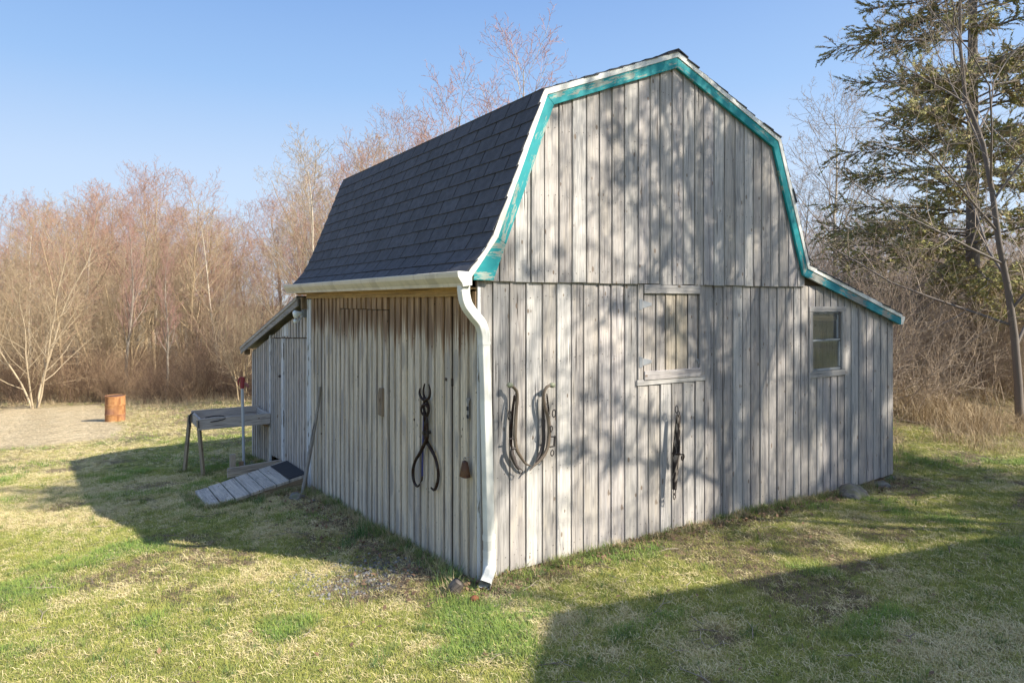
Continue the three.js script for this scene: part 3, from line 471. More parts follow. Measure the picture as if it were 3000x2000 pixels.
// ---------------------------------------------------------------- things hung on the walls
const ring2 = (pts, z) => pts.map((p) => V(p[0], p[1], z));
const link = (cx, cy, z, a, turn, s = 1) => { const g = new THREE.TorusGeometry(0.011 * s, 0.0032, 5, 10); g.scale(0.62, 1.5, 1); if (turn) g.rotateY(1.3); g.rotateZ(a); g.translate(cx, cy, z); return g; };
function chain(a, b, n, z) { const L = []; for (let i = 0; i < n; i++) { const t = (i + 0.5) / n; L.push(link(mix(a[0], b[0], t), mix(a[1], b[1], t), z, Math.atan2(a[0] - b[0], b[1] - a[1]), i % 2)); } return merge(L); }
{
  const wood = new THREE.MeshStandardMaterial({ map: woodC[0], bumpMap: woodC[1], bumpScale: 0.001, color: C(0.46, 0.42, 0.40), roughness: 0.55 });
  const leather = new THREE.MeshStandardMaterial({ color: S(84, 76, 72), roughness: 0.75 });
  const brass = new THREE.MeshStandardMaterial({ color: S(150, 152, 128), roughness: 0.7, metalness: 0.2 });
  const h = thing('horse_hames', 'pair of curved wooden horse hames with chains and rings on the gable', 'hames', [0, 0, 0.012]);
  const HL = [[0.243, 1.438], [0.272, 1.424], [0.298, 1.396], [0.305, 1.336], [0.298, 1.26], [0.288, 1.13], [0.285, 1.022], [0.301, 0.938], [0.343, 0.868], [0.389, 0.812], [0.432, 0.793]];
  const HR = [[0.629, 1.415], [0.595, 1.412], [0.567, 1.383], [0.556, 1.339], [0.567, 1.248], [0.598, 1.156], [0.609, 1.071], [0.605, 0.987], [0.591, 0.921], [0.561, 0.863], [0.503, 0.814], [0.462, 0.792], [0.419, 0.756]];
  part('hame', tube(ring2(HL, 0.055), [0.011, 0.013, 0.014, 0.014, 0.015, 0.016, 0.016, 0.015, 0.013, 0.010, 0.006], 10), wood, h);
  part('hame', tube(ring2(HR, 0.06), [0.010, 0.012, 0.013, 0.014, 0.014, 0.015, 0.016, 0.016, 0.015, 0.014, 0.012, 0.009, 0.004], 10), wood, h);
  part('strap', tube([[0.577, 1.334, 0.02], [0.58, 1.21, 0.02], [0.582, 1.097, 0.02], [0.582, 0.984, 0.02], [0.568, 0.901, 0.022], [0.517, 0.829, 0.03], [0.48, 0.784, 0.045]], [0.008, 0.012, 0.015, 0.017, 0.019, 0.019, 0.008], 8, { flat: 0.45 }), leather, h);
  part('strap', tube([[0.294, 1.357, 0.03], [0.278, 1.228, 0.03], [0.268, 1.131, 0.03], [0.265, 1.049, 0.03], [0.262, 0.968, 0.035], [0.268, 0.946, 0.04]], [0.008, 0.012, 0.014, 0.016, 0.014, 0.01], 8, { flat: 0.6 }), ironMat, h);
  part('strap', tube([[0.262, 0.954, 0.05], [0.256, 0.906, 0.055], [0.278, 0.859, 0.05], [0.304, 0.807, 0.045], [0.33, 0.776, 0.045]], [0.012, 0.022, 0.022, 0.015, 0.012], 8, { flat: 0.3 }), leather, h);
  part('buckle', tube([[0.322, 0.778, 0.045], [0.352, 0.772, 0.045], [0.362, 0.752, 0.045], [0.335, 0.74, 0.045]], 0.0035, 5, { closed: true }), ironMat, h);
  for (const [x, y] of [[0.237, 1.443], [0.640, 1.416]]) { const g = new THREE.SphereGeometry(0.024, 14, 10); g.scale(1.15, 0.9, 1); g.translate(x, y, 0.058); part('knob', g, brass, h); }
  part('chain', chain([0.285, 1.364], [0.256, 1.225], 8, 0.06), ironMat, h); part('chain', chain([0.585, 1.342], [0.605, 1.195], 8, 0.062), ironMat, h);
  for (const [x, y, z, s, ry] of [[0.215, 1.215, 0.085, 0.026, 0.5], [0.645, 1.19, 0.075, 0.022, 0.3], [0.612, 1.071, 0.085, 0.017, 0.4], [0.632, 0.872, 0.07, 0.017, 0.2]]) part('ring', torus(s, 0.0042, x, y, z, 0, ry, 1.35), darkIron, h);
  part('bolt', merge([tube([[0.59, 1.005, 0.06], [0.664, 1.0, 0.065]], 0.006, 6), tube([[0.66, 1.006, 0.065], [0.655, 0.92, 0.065]], 0.008, 6), tube([[0.655, 0.925, 0.065], [0.612, 0.922, 0.065]], 0.007, 6)]), darkIron, h);
  part('bolt', merge([tube([[0.226, 1.026, 0.06], [0.285, 1.03, 0.06]], 0.006, 6), tube([[0.256, 0.95, 0.055], [0.30, 0.945, 0.06]], 0.009, 6)]), darkIron, h);
}
{
  const bark = new THREE.MeshStandardMaterial({ roughness: 0.95, map: tex(128, 512, (i, j) => { const n = vnp(i / 128 * 14, j / 512 * 24, 14, 24, 81), m = vnp(i / 128 * 6, j / 512 * 9, 6, 9, 82); return mixc([38, 31, 28], [150, 140, 128], ss(0.45, 0.75, n * 0.55 + m * 0.45)); }, true, 6, 1.4) });
  const s = thing('swingletree', 'dark rough wooden swingletree with iron rings below the hatch', 'swingletree', [0, 0, 0.012]);
  part('bar', tube([[2.058, 1.05, 0.075], [2.046, 0.92, 0.075], [2.036, 0.807, 0.075], [2.028, 0.70, 0.075], [2.02, 0.6, 0.075], [2.012, 0.48, 0.075], [2.007, 0.375, 0.075]], [0.021, 0.026, 0.03, 0.034, 0.031, 0.026, 0.02], 10), bark, s);
  for (const [x, y, r] of [[2.034, 1.105, 0.024], [2.056, 1.062, 0.02], [2.006, 0.355, 0.022], [2.006, 0.312, 0.02]]) part('ring', torus(r, 0.004, x, y, 0.075, 0, 0.25, 1.35), darkIron, s);
  part('band', torus(0.034, 0.006, 2.028, 0.70, 0.075, Math.PI / 2, 0), ironMat, s);
  part('hook', tube([[1.995, 0.708, 0.11], [2.06, 0.695, 0.115], [2.10, 0.687, 0.1], [2.108, 0.66, 0.095], [2.096, 0.632, 0.09], [2.082, 0.648, 0.09], [2.085, 0.675, 0.09]], 0.0065, 6), ironMat, s);
}
{ // things on the long wall: local s = z
  const t = thing('log_tongs', 'rusty iron log tongs hanging open-handled on the long wall', 'tongs', [-0.024, 0, 0], -Math.PI / 2);
  const A = [[-0.867, 1.377], [-0.894, 1.323], [-0.886, 1.267], [-0.83, 1.229], [-0.79, 1.19], [-0.80, 1.132], [-0.84, 1.09], [-0.862, 0.996], [-0.862, 0.916], [-0.815, 0.874], [-0.743, 0.832], [-0.655, 0.765], [-0.606, 0.666], [-0.618, 0.576], [-0.68, 0.498], [-0.743, 0.503]];
  const B = [[-0.748, 1.386], [-0.717, 1.332], [-0.735, 1.274], [-0.815, 1.241], [-0.85, 1.192], [-0.83, 1.139], [-0.79, 1.089], [-0.778, 1.001], [-0.778, 0.923], [-0.838, 0.855], [-0.931, 0.759], [-1.026, 0.671], [-1.073, 0.568], [-1.04, 0.482], [-0.971, 0.463], [-0.931, 0.49]];
  part('arm', tube(ring2(A, 0.022), [0.006, 0.010, 0.012, 0.012, 0.013, 0.013, 0.015, 0.016, 0.016, 0.015, 0.0135, 0.0135, 0.014, 0.014, 0.012, 0.007], 8), ironMat, t);
  part('arm', tube(ring2(B, 0.042), [0.006, 0.010, 0.012, 0.012, 0.013, 0.013, 0.015, 0.016, 0.016, 0.015, 0.0135, 0.0135, 0.014, 0.014, 0.012, 0.007], 8), ironMat, t);
  part('hook', tube([[-0.936, 1.33, 0.035], [-0.948, 1.284, 0.035], [-0.905, 1.25, 0.035], [-0.85, 1.235, 0.035]], [0.006, 0.011, 0.012, 0.012], 8), ironMat, t);
  part('shackle', merge([torus(0.035, 0.01, -0.81, 1.16, 0.05, 0, 0.6, 1.3), torus(0.028, 0.009, -0.82, 1.10, 0.045, 0, -0.6, 1.2)]), ironMat, t);
  const rv = new THREE.CylinderGeometry(0.016, 0.016, 0.07, 10); rv.rotateX(Math.PI / 2); rv.translate(-0.818, 0.962, 0.03); part('rivet', rv, darkIron, t);
  const b = thing('pry_bar', 'thin blue steel bar hanging behind the log tongs', 'bar', [-0.024, 0, 0], -Math.PI / 2);
  part('shaft', tube([[-0.899, 1.26, 0.012], [-0.909, 1.048, 0.012], [-0.931, 0.759, 0.012], [-0.936, 0.56, 0.012]], 0.0095, 8), new THREE.MeshStandardMaterial({ color: S(58, 62, 116), roughness: 0.55 }), b);
  part('tip', tube([[-0.936, 0.562, 0.012], [-0.945, 0.52, 0.014], [-0.965, 0.495, 0.02]], [0.009, 0.011, 0.004], 8, { flat: 0.6 }), ironMat, b);
  const c = thing('cow_bell', 'small rusty cow bell hanging beside the downspout', 'bell', [-0.024, 0.15, -0.02], -Math.PI / 2); c.scale.setScalar(0.82);
  const bell = (() => { const o = [[-0.03, 0.022], [-0.06, 0.034]].map((p) => p); const pos = []; const ringAt = (y, w, d) => { const r = []; for (let k = 0; k < 16; k++) { const a = k / 16 * Math.PI * 2, ca = Math.cos(a), sa = Math.sin(a), q = Math.pow(Math.abs(ca), 0.6) * Math.sign(ca), p = Math.pow(Math.abs(sa), 0.6) * Math.sign(sa); r.push([q * w, y, p * d]); } return r; }; const rs = [ringAt(0.862, 0.004, 0.004), ringAt(0.86, 0.03, 0.017), ringAt(0.845, 0.036, 0.022), ringAt(0.78, 0.049, 0.031), ringAt(0.715, 0.064, 0.041), ringAt(0.713, 0.060, 0.037), ringAt(0.78, 0.045, 0.027), ringAt(0.84, 0.032, 0.018), ringAt(0.845, 0.003, 0.003)]; const idx = []; rs.forEach((r) => r.forEach((p) => pos.push(...p))); for (let i = 0; i < rs.length - 1; i++) for (let k = 0; k < 16; k++) { const a = i * 16 + k, e = i * 16 + (k + 1) % 16; idx.push(a, a + 16, e, e, a + 16, e + 16); } const g = new THREE.BufferGeometry(); g.setAttribute('position', new THREE.Float32BufferAttribute(pos, 3)); g.setIndex(idx.reverse()); g.setAttribute('uv', new THREE.Float32BufferAttribute(pos.flatMap((v, i) => (i % 3 < 2 ? [v] : [])), 2)); g.computeVertexNormals(); g.translate(-0.112, 0, 0.045); return g; })();
  part('body', bell, new THREE.MeshStandardMaterial({ map: rustMat.map, color: C(0.30, 0.28, 0.27), roughness: 0.55, metalness: 0.3 }), c);
  part('loop', torus(0.014, 0.003, -0.112, 0.878, 0.045, 0, 0.2, 1.3), ironMat, c); part('nail', tube([[-0.112, 0.892, 0.0], [-0.112, 0.893, 0.052]], 0.003, 6), galvMat, c);
  const cl = new THREE.SphereGeometry(0.012, 8, 6); cl.translate(-0.112, 0.712, 0.045); part('clapper', cl, darkIron, c);
}
single('pole', tube([[-0.20, -0.335, -4.13], [-0.16, -0.05, -4.09], [-0.10, 0.4, -4.02], [-0.05, 0.78, -3.975], [-0.035, 1.02, -3.945]], [0.022, 0.026, 0.026, 0.021, 0.016], 8), greyWood, 'long grey pole leaning against the long wall next to the ramp', 'pole');

// ---------------------------------------------------------------- ramp, rail board, tray, hydrant, drum
{
  const r = thing('plank_ramp', 'grey plank ramp with a black mat up to the lean-to door', 'ramp');
  const far0 = [-1.31, -0.375, -5.12], far1 = [-0.01, -0.23, -5.62], near0 = [-1.32, -0.325, -4.12], near1 = [-0.03, -0.185, -4.47];
  const at = (k, side) => { const a = side ? near0 : far0, b = side ? near1 : far1; return a.map((v, i) => mix(v, b[i], k)); };
  srand(404); const cuts = [0, 0.125, 0.255, 0.40, 0.535, 0.66, 0.80, 0.995];
  for (let i = 0; i < cuts.length - 1; i++) {
    const k0 = cuts[i] + 0.007, k1 = cuts[i + 1] - 0.006, n = R(-0.015, 0.03), q = [at(k0, 0), at(k1, 0), at(k1, 1), at(k0, 1)]; for (const p of [q[2], q[3]]) p[2] += n; for (const p of [q[0], q[1]]) p[2] -= R(0, 0.03);
    const j = R(0, 0.006), pos = [], uv = [], idx = [], uo = R(0, 4); const T = q.map((p) => [p[0], p[1] + j, p[2]]), Bt = q.map((p) => [p[0], p[1] - 0.032 + j, p[2]]);
    const add = (f) => { const o = pos.length / 3; for (const p of f) { pos.push(...p); uv.push(p[0] + uo, p[2] + p[1] + uo); } idx.push(o, o + 1, o + 2, o, o + 2, o + 3); };
    const ins = T.map((p, k) => { const c = [0, 1, 2].map((a) => (T[0][a] + T[1][a] + T[2][a] + T[3][a]) / 4), l = Math.hypot(p[0] - c[0], p[2] - c[2]); return [p[0] + (c[0] - p[0]) / l * 0.006, p[1] + 0.004, p[2] + (c[2] - p[2]) / l * 0.006]; });
    add([ins[3], ins[2], ins[1], ins[0]]); for (let k = 0; k < 4; k++) { const m = (k + 1) % 4; add([T[k], ins[k], ins[m], T[m]].reverse()); add([Bt[k], T[k], T[m], Bt[m]].reverse()); } add([Bt[0], Bt[1], Bt[2], Bt[3]]);
    const g = new THREE.BufferGeometry(); g.setAttribute('position', new THREE.Float32BufferAttribute(pos, 3)); g.setAttribute('uv', new THREE.Float32BufferAttribute(uv, 2)); g.setIndex(idx); const ni = g.toNonIndexed(); ni.computeVertexNormals(); part('plank', ni, rampWood, r);
  }
  for (const s of [1, 0]) { const a = at(0.12, s), b = at(0.985, s), dz = s ? -0.03 : 0.03; const L = Math.hypot(b[0] - a[0], b[2] - a[2]); const g = prism([[0, -0.045], [L, -0.17 + (b[1] - a[1]) * 0], [L, -0.034 + (b[1] - a[1])], [0, -0.034]], 0.04, { along: 'x', w0: -0.02 }); g.rotateY(-Math.atan2(b[2] - a[2], b[0] - a[0])); g.translate(a[0], a[1], a[2] + dz); part('stringer', g, brownWood2(), r); }
  function brownWood2() { return matW(woodC, C(0.72, 0.66, 0.58)); }
  const q = [at(0.79, 0), at(0.985, 0), at(0.985, 1), at(0.80, 1)]; const p = []; for (const v of q) p.push([v[0], v[1] + 0.016, v[2]]);
  p[0][2] += 0.06; p[1][2] += 0.06; p[2][2] -= 0.02; p[3][2] -= 0.02; const pos = [], idx = [], uv = []; const up = p.map((v) => v), dn = p.map((v) => [v[0], v[1] - 0.008, v[2]]); const add = (f) => { const o = pos.length / 3; f.forEach((v) => { pos.push(...v); uv.push(v[0], v[2]); }); idx.push(o, o + 1, o + 2, o, o + 2, o + 3); }; add([...up].reverse()); for (let k = 0; k < 4; k++) { const m = (k + 1) % 4; add([up[k], up[m], dn[m], dn[k]]); }
  const mg = new THREE.BufferGeometry(); mg.setAttribute('position', new THREE.Float32BufferAttribute(pos, 3)); mg.setAttribute('uv', new THREE.Float32BufferAttribute(uv, 2)); mg.setIndex(idx); mg.computeVertexNormals();
  const mat = single('rubber_mat', mg.toNonIndexed(), rubber, 'black rubber mat lying on the top of the plank ramp', 'mat'); mat.geometry.computeVertexNormals();
}
{
  const b = thing('rail_board', 'grey board on edge with short posts behind the plank ramp', 'board');
  const y = ground(-0.7, -5.9);
  part('plank', prism([[-0.785, -0.435], [0.0, -0.375], [0.0, -0.265], [-0.785, -0.30]], 0.035, { w0: -5.9, along: 'x' }), matW(woodB, C(0.88, 0.84, 0.78)), b);
  part('post', box(0.075, 0.42, 0.06, -0.70, y + 0.16, -5.95), matW(woodB, C(0.7, 0.66, 0.6)), b); part('post', box(0.06, 0.3, 0.05, -0.58, y + 0.1, -5.96), brownWood, b);
}
{
  const t = thing('wooden_tray', 'grey wooden tray table on splayed legs fixed to the lean-to wall', 'tray');
  const x0 = -1.06, x1 = -0.02, z0 = -6.62, z1 = -7.42, yt = 0.325, yb = 0.155; const w = matW(woodB, C(0.92, 0.92, 0.92)), w2 = matW(woodB, C(0.86, 0.85, 0.84));
  part('side_board', prism([[x0, yb], [x1, yb + 0.0], [x1, yt], [x0, yt]], 0.035, { w0: z0 - 0.0175, along: 'x' }), w, t);
  part('side_board', prism([[x0, yb], [x1, yb], [x1, yt + 0.02], [x0, yt + 0.02]], 0.035, { w0: z1, along: 'x' }), w2, t);
  for (const [x, n] of [[x0 + 0.02, 0], [x1 - 0.03, 0]]) part('end_board', box(0.035, yt - yb - 0.006, z0 - z1 - 0.06, x + 0.001, (yt + yb) / 2, (z0 + z1) / 2, 'z'), n ? w : w2, t);
  part('bottom_board', box(x1 - x0 - 0.08, 0.02, z0 - z1 - 0.07, (x0 + x1) / 2, yb + 0.03, (z0 + z1) / 2, 'x'), w2, t);
  part('cleat', box(0.04, 0.05, 0.7, -0.06, yb - 0.028, (z0 + z1) / 2, 'z'), brownWood, t);
  const leg = (a, b, c, d) => { const g = tube([[a, yt - 0.03, b], [c, ground(c, d) - 0.04, d]], 0.032, 4, { cap: true, seg: 1 }); const ni = g.toNonIndexed(); ni.computeVertexNormals(); part('leg', ni, matW(woodC, C(0.78, 0.74, 0.66)), t); };
  leg(x0 - 0.03, z1 + 0.1, x0 - 0.12, -7.25); leg(x0 + 0.01, z0 - 0.1, x0 + 0.07, -6.62);
  part('burnt_patch', box(0.004, 0.11, 0.12, x0 - 0.0, 0.245, z0 - 0.0), rubber, t);
  part('cable', merge([tube([[x0 + 0.02, 0.33, -7.3], [x0 - 0.03, 0.30, -7.28], [x0 - 0.05, 0.2, -7.25], [x0 - 0.03, 0.12, -7.22]], 0.011, 6), tube([[x0 + 0.1, 0.33, -6.66], [x0 + 0.22, 0.345, -6.66], [x0 + 0.34, 0.338, -6.64], [x0 + 0.38, 0.31, -6.6], [x0 + 0.3, 0.285, -6.595], [x0 + 0.16, 0.27, -6.595]], 0.008, 6)]), rubber, t);
}
{
  const h = thing('yard_hydrant', 'frost free yard hydrant with red head on a grey pipe', 'hydrant', [-0.53, 0, -6.15]);
  const gy = ground(-0.53, -6.15), red = new THREE.MeshStandardMaterial({ color: S(150, 52, 56), roughness: 0.55, map: whiteMat.map });
  part('pipe', tube([[0.025, gy - 0.05, 0], [0.012, 0.3, 0], [0, 0.82, 0]], 0.021, 12), new THREE.MeshStandardMaterial({ color: S(176, 184, 192), roughness: 0.5, metalness: 0.3 }), h);
  const hd = grp('head', h); part('casting', merge([tube([[0, 0.80, 0], [0, 0.85, 0], [0.004, 0.90, 0], [0.01, 0.955, 0], [0.012, 0.97, 0]], [0.026, 0.034, 0.03, 0.036, 0.022], 10)]), red, hd);
  part('lever', tube([[0.0, 0.965, 0], [-0.035, 0.955, 0.0], [-0.052, 0.91, 0], [-0.048, 0.85, 0]], [0.012, 0.012, 0.011, 0.009], 8), red, hd);
  part('spout', tube([[0.02, 0.87, 0], [0.055, 0.86, 0.005], [0.075, 0.835, 0.008], [0.077, 0.815, 0.008]], [0.017, 0.019, 0.019, 0.021], 10), new THREE.MeshStandardMaterial({ color: S(150, 96, 96), roughness: 0.5 }), hd);
}
{
  const x = -1.72, z = -17.3, d = thing('oil_drum', 'rusty steel drum standing at the edge of the sand', 'drum', [x, ground(x, z) - 0.05, z]); d.scale.setScalar(0.86);
  const R0 = 0.29, pts = [[0.001, 0.0], [R0, 0.0], [R0 + 0.008, 0.01], [R0, 0.025]]; for (const y of [0.29, 0.585]) pts.push([R0, y - 0.03], [R0 + 0.012, y - 0.008], [R0 + 0.012, y + 0.008], [R0, y + 0.03]); pts.push([R0, 0.86], [R0 + 0.009, 0.868], [R0 + 0.009, 0.882], [R0 - 0.006, 0.886], [R0 - 0.012, 0.866]);
  part('body', new THREE.LatheGeometry(pts.map((p) => new THREE.Vector2(...p)), 40), rustMat, d);
  const lid = new THREE.CircleGeometry(R0 - 0.008, 32); lid.rotateX(-Math.PI / 2); lid.translate(0, 0.868, 0); part('lid', lid, new THREE.MeshStandardMaterial({ color: S(74, 52, 42), roughness: 0.9 }), d);
}
// loose stones and oddments at the foot of the walls
srand(900);
for (const [x, z, a, b, c, dy, label] of [
  [4.62, 0.24, 0.22, 0.11, 0.14, 0.03, 'rounded grey stone against the foot of the gable wall'], [5.42, 0.10, 0.13, 0.075, 0.1, 0.0, 'small stone near the gable corner under the boards'], [5.78, 0.02, 0.12, 0.08, 0.1, -0.02, 'grey stone under the far corner of the gable wall'],
  [6.9, -1.6, 0.34, 0.13, 0.2, 0.05, 'flat mossy stone in dead grass right of the barn'], [9.4, -4.2, 0.6, 0.2, 0.3, 0.1, 'long grey boulder at the edge of the thicket'], [8.3, 0.9, 0.3, 0.09, 0.2, 0.02, 'low flat stone in the lawn under the bare maple'],
  [-0.33, -3.92, 0.10, 0.075, 0.08, 0.03, 'pale stone by the lower end of the leaning pole'], [-0.22, -3.6, 0.07, 0.05, 0.055, 0.01, 'small pale stone at the foot of the long wall'], [-0.14, -7.25, 0.09, 0.055, 0.07, 0.02, 'white stone beside the hydrant pipe'],
  [-0.13, -3.25, 0.06, 0.045, 0.05, 0.01, 'brown pebble below the barn door']]) {
  const m = single('stone', lumpy(a, b, c, R(1, 90), 3, 0.5), stoneMat, label, 'stone', 'stones around the barn'); m.position.set(x, ground(x, z) + dy - 0.03, z); m.rotation.y = R(0, 3);
}
{
  const g = tube([[0, -0.05, 0], [0.008, 0.04, 0], [0.035, 0.085, 0.02]], [0.05, 0.053, 0.046], 14, { seg: 3 }); const m = single('log_stub', g, matW(woodB, C(0.30, 0.28, 0.27)), 'short dark log stub beside the grass tuft at the corner', 'log'); m.position.set(-0.27, ground(-0.27, 0.1), 0.1);
  const p = single('clay_shard', lumpy(0.034, 0.022, 0.028, 4, 2, 0.3), new THREE.MeshStandardMaterial({ color: S(150, 88, 62), roughness: 0.9 }), 'small orange clay shard in the grass near the downspout', 'shard'); p.position.set(-0.22, ground(-0.22, 0.32) + 0.02, 0.32);
}

// ---------------------------------------------------------------- vegetation
// segments [x0,y0,z0,r0,x1,y1,z1,r1] -> tapered prisms
function limbs(segs, sides) {
  const n = segs.length, pos = new Float32Array(n * sides * 2 * 3), nor = new Float32Array(n * sides * 2 * 3), idx = new Uint32Array(n * sides * 6), d = V(0, 0, 0), a = V(0, 0, 0), b = V(0, 0, 0);
  for (let i = 0; i < n; i++) {
    const s = segs[i]; d.set(s[4] - s[0], s[5] - s[1], s[6] - s[2]).normalize(); a.set(Math.abs(d.y) < 0.9 ? 0 : 1, Math.abs(d.y) < 0.9 ? 1 : 0, 0).cross(d).normalize(); b.crossVectors(d, a);
    for (let e = 0; e < 2; e++) for (let k = 0; k < sides; k++) { const q = k / sides * 6.2832, c = Math.cos(q), w = Math.sin(q), r = s[e * 4 + 3], o = ((i * 2 + e) * sides + k) * 3; const nx = a.x * c + b.x * w, ny = a.y * c + b.y * w, nz = a.z * c + b.z * w; pos[o] = s[e * 4] + nx * r; pos[o + 1] = s[e * 4 + 1] + ny * r; pos[o + 2] = s[e * 4 + 2] + nz * r; nor[o] = nx; nor[o + 1] = ny; nor[o + 2] = nz; }
    for (let k = 0; k < sides; k++) { const p = i * 2 * sides + k, q = i * 2 * sides + (k + 1) % sides, o = (i * sides + k) * 6; idx[o] = p; idx[o + 1] = q; idx[o + 2] = p + sides; idx[o + 3] = q; idx[o + 4] = q + sides; idx[o + 5] = p + sides; }
  }
  const g = new THREE.BufferGeometry(); g.setAttribute('position', new THREE.BufferAttribute(pos, 3)); g.setAttribute('normal', new THREE.BufferAttribute(nor, 3)); g.setIndex(new THREE.BufferAttribute(idx, 1)); return g;
}
const UP = V(0, 1, 0);
function around(d, ang, az) { const a = Math.abs(d.y) < 0.95 ? V(0, 1, 0) : V(1, 0, 0); const p = a.cross(d).normalize(), q = new THREE.Vector3().crossVectors(d, p); return d.clone().multiplyScalar(Math.cos(ang)).addScaledVector(p, Math.sin(ang) * Math.cos(az)).addScaledVector(q, Math.sin(ang) * Math.sin(az)).normalize(); }
// a bare deciduous tree: lv = [{n children, length ratio, angle, segments}]
function bareTree(s, o) {
  srand(s); const out = [[], [], []];
  const { H = 9, r0 = 0.09, first = 0.25, n1 = 16, n2 = 7, n3 = 6, n4 = 3, ang = 0.75, upw = 0.25, spread = 0.42, stems = 1, wob = 0.10, twig = 0.0035, lean = 0.06 } = o;
  function grow(p, d, len, r, lv, ns, tipR) {
    const pts = [p.clone()], dirs = [d.clone()], rad = [r]; let q = p.clone(), e = d.clone();
    for (let i = 0; i < ns; i++) { e.x += R(-wob, wob) * (1 + lv * 0.5); e.y += R(-wob, wob) + upw * (lv ? 0.22 : 0.1); e.z += R(-wob, wob) * (1 + lv * 0.5); e.normalize(); const nq = q.clone().addScaledVector(e, len / ns); const ra = mix(r, tipR, i / ns), rb = mix(r, tipR, (i + 1) / ns); out[lv === 0 ? 0 : lv === 1 ? 1 : 2].push([q.x, q.y, q.z, ra, nq.x, nq.y, nq.z, rb]); q = nq; pts.push(q.clone()); dirs.push(e.clone()); rad.push(rb); }
    const kids = [n1, n2, n3, n4][lv] || 0; let az = R(0, 6.28);
    for (let k = 0; k < kids; k++) {
      const t0 = lv === 0 ? first : 0.18, t = Math.min(0.985, mix(t0, 1, (k + R(0.1, 0.9)) / kids)), f = t * ns, i = Math.min(ns - 1, Math.floor(f)), w = pts[i].clone().lerp(pts[i + 1], f - i); az += 2.4 + R(-0.6, 0.6);
      const L = lv === 0 ? H * spread * (1.12 - 0.75 * t) * R(0.75, 1.15) : len * [0, 0.52, 0.50, 0.5][lv] * (1.2 - 0.62 * t) * R(0.6, 1.25);
      const rr = Math.max(twig, mix(rad[i], rad[i + 1], f - i) * [0.5, 0.52, 0.55, 0.7][lv]);
      grow(w, around(dirs[i], ang * R(0.65, 1.25) * (lv === 0 ? mix(1.15, 0.55, t) : 1), az), L, rr, lv + 1, [0, 5, 4, 3, 2][lv + 1], lv >= 2 ? twig * 0.6 : Math.max(twig * 0.8, rr * 0.3));
    }
  }
  for (let q = 0; q < stems; q++) { const d = V(R(-lean, lean), 1, R(-lean, lean)); if (stems > 1) { d.x += Math.cos(q * 2.4) * 0.22; d.z += Math.sin(q * 2.4) * 0.22; } grow(V(stems > 1 ? Math.cos(q * 2.4) * 0.12 : 0, -0.15, stems > 1 ? Math.sin(q * 2.4) * 0.12 : 0), d.normalize(), H * (q ? R(0.7, 0.95) : 1), r0 * (q ? 0.8 : 1), 0, 10, 0.012); }
  return [limbs(out[0], 8), limbs(out[1], 5), limbs(out[2], 3)];
}
const barkTex = (a, b, s) => tex(128, 128, (i, j) => { const n = vnp(i / 128 * 10, j / 128 * 10, 10, 10, s), f = vnp(i / 128 * 40, j / 128 * 40, 40, 40, s + 1); return mixc(a, b, n * 0.6 + f * 0.4); });
const bm = (r, g, b) => new THREE.MeshStandardMaterial({ color: S(r, g, b), roughness: 0.95 });
const greyBark = bm(146, 136, 122), paleBark = bm(196, 184, 164), tanBark = bm(166, 146, 116), redTwig = bm(168, 134, 116), tanTwig = bm(172, 152, 124), greyTwig = bm(156, 142, 128), darkBark = bm(116, 108, 102), birchTwig = bm(178, 140, 130);
const kinds = [
  { g: bareTree(1, { H: 10, r0: 0.10, n1: 20, n2: 8, n3: 5, n4: 2, spread: 0.46, ang: 0.85, upw: 0.5, twig: 0.006 }), m: [tanBark, tanBark, redTwig] },
  { g: bareTree(2, { H: 9.5, r0: 0.09, n1: 18, n2: 8, n3: 5, n4: 2, spread: 0.5, ang: 0.9, upw: 0.5, first: 0.34, twig: 0.006 }), m: [greyBark, tanBark, redTwig] },
  { g: bareTree(3, { H: 9, r0: 0.08, n1: 18, n2: 8, n3: 5, n4: 2, spread: 0.46, ang: 0.85, upw: 0.6, first: 0.18, twig: 0.006 }), m: [paleBark, tanBark, tanTwig] },
  { g: bareTree(4, { H: 8, r0: 0.06, n1: 13, n2: 7, n3: 5, n4: 2, spread: 0.42, ang: 0.8, upw: 0.4, stems: 4, first: 0.15, wob: 0.14, twig: 0.0045 }), m: [tanBark, tanBark, tanTwig] },
  { g: bareTree(5, { H: 11, r0: 0.11, n1: 26, n2: 8, n3: 6, n4: 3, spread: 0.24, ang: 0.55, upw: 0.5, first: 0.28 }), m: [greyBark, greyBark, birchTwig] },
  { g: bareTree(6, { H: 7, r0: 0.05, n1: 14, n2: 7, n3: 5, n4: 3, spread: 0.42, ang: 0.85, upw: 0.35, stems: 4, first: 0.12, wob: 0.16 }), m: [tanBark, tanBark, tanTwig] },
];
function tree(k, x, z, s, turn, label, group, m, name = 'bare_tree') {
  const t = thing(name, label, 'tree', [x, ground(x, z), z], turn, group); s *= 0.86; t.scale.set(s, s, s);
  const K = kinds[k], mm = m || K.m; part('trunk', K.g[0], mm[0], t); part('limbs', K.g[1], mm[1], t).userData.kind = 'stuff'; const c = part('crown', K.g[2], mm[2], t); c.userData.kind = 'stuff'; return t;
}
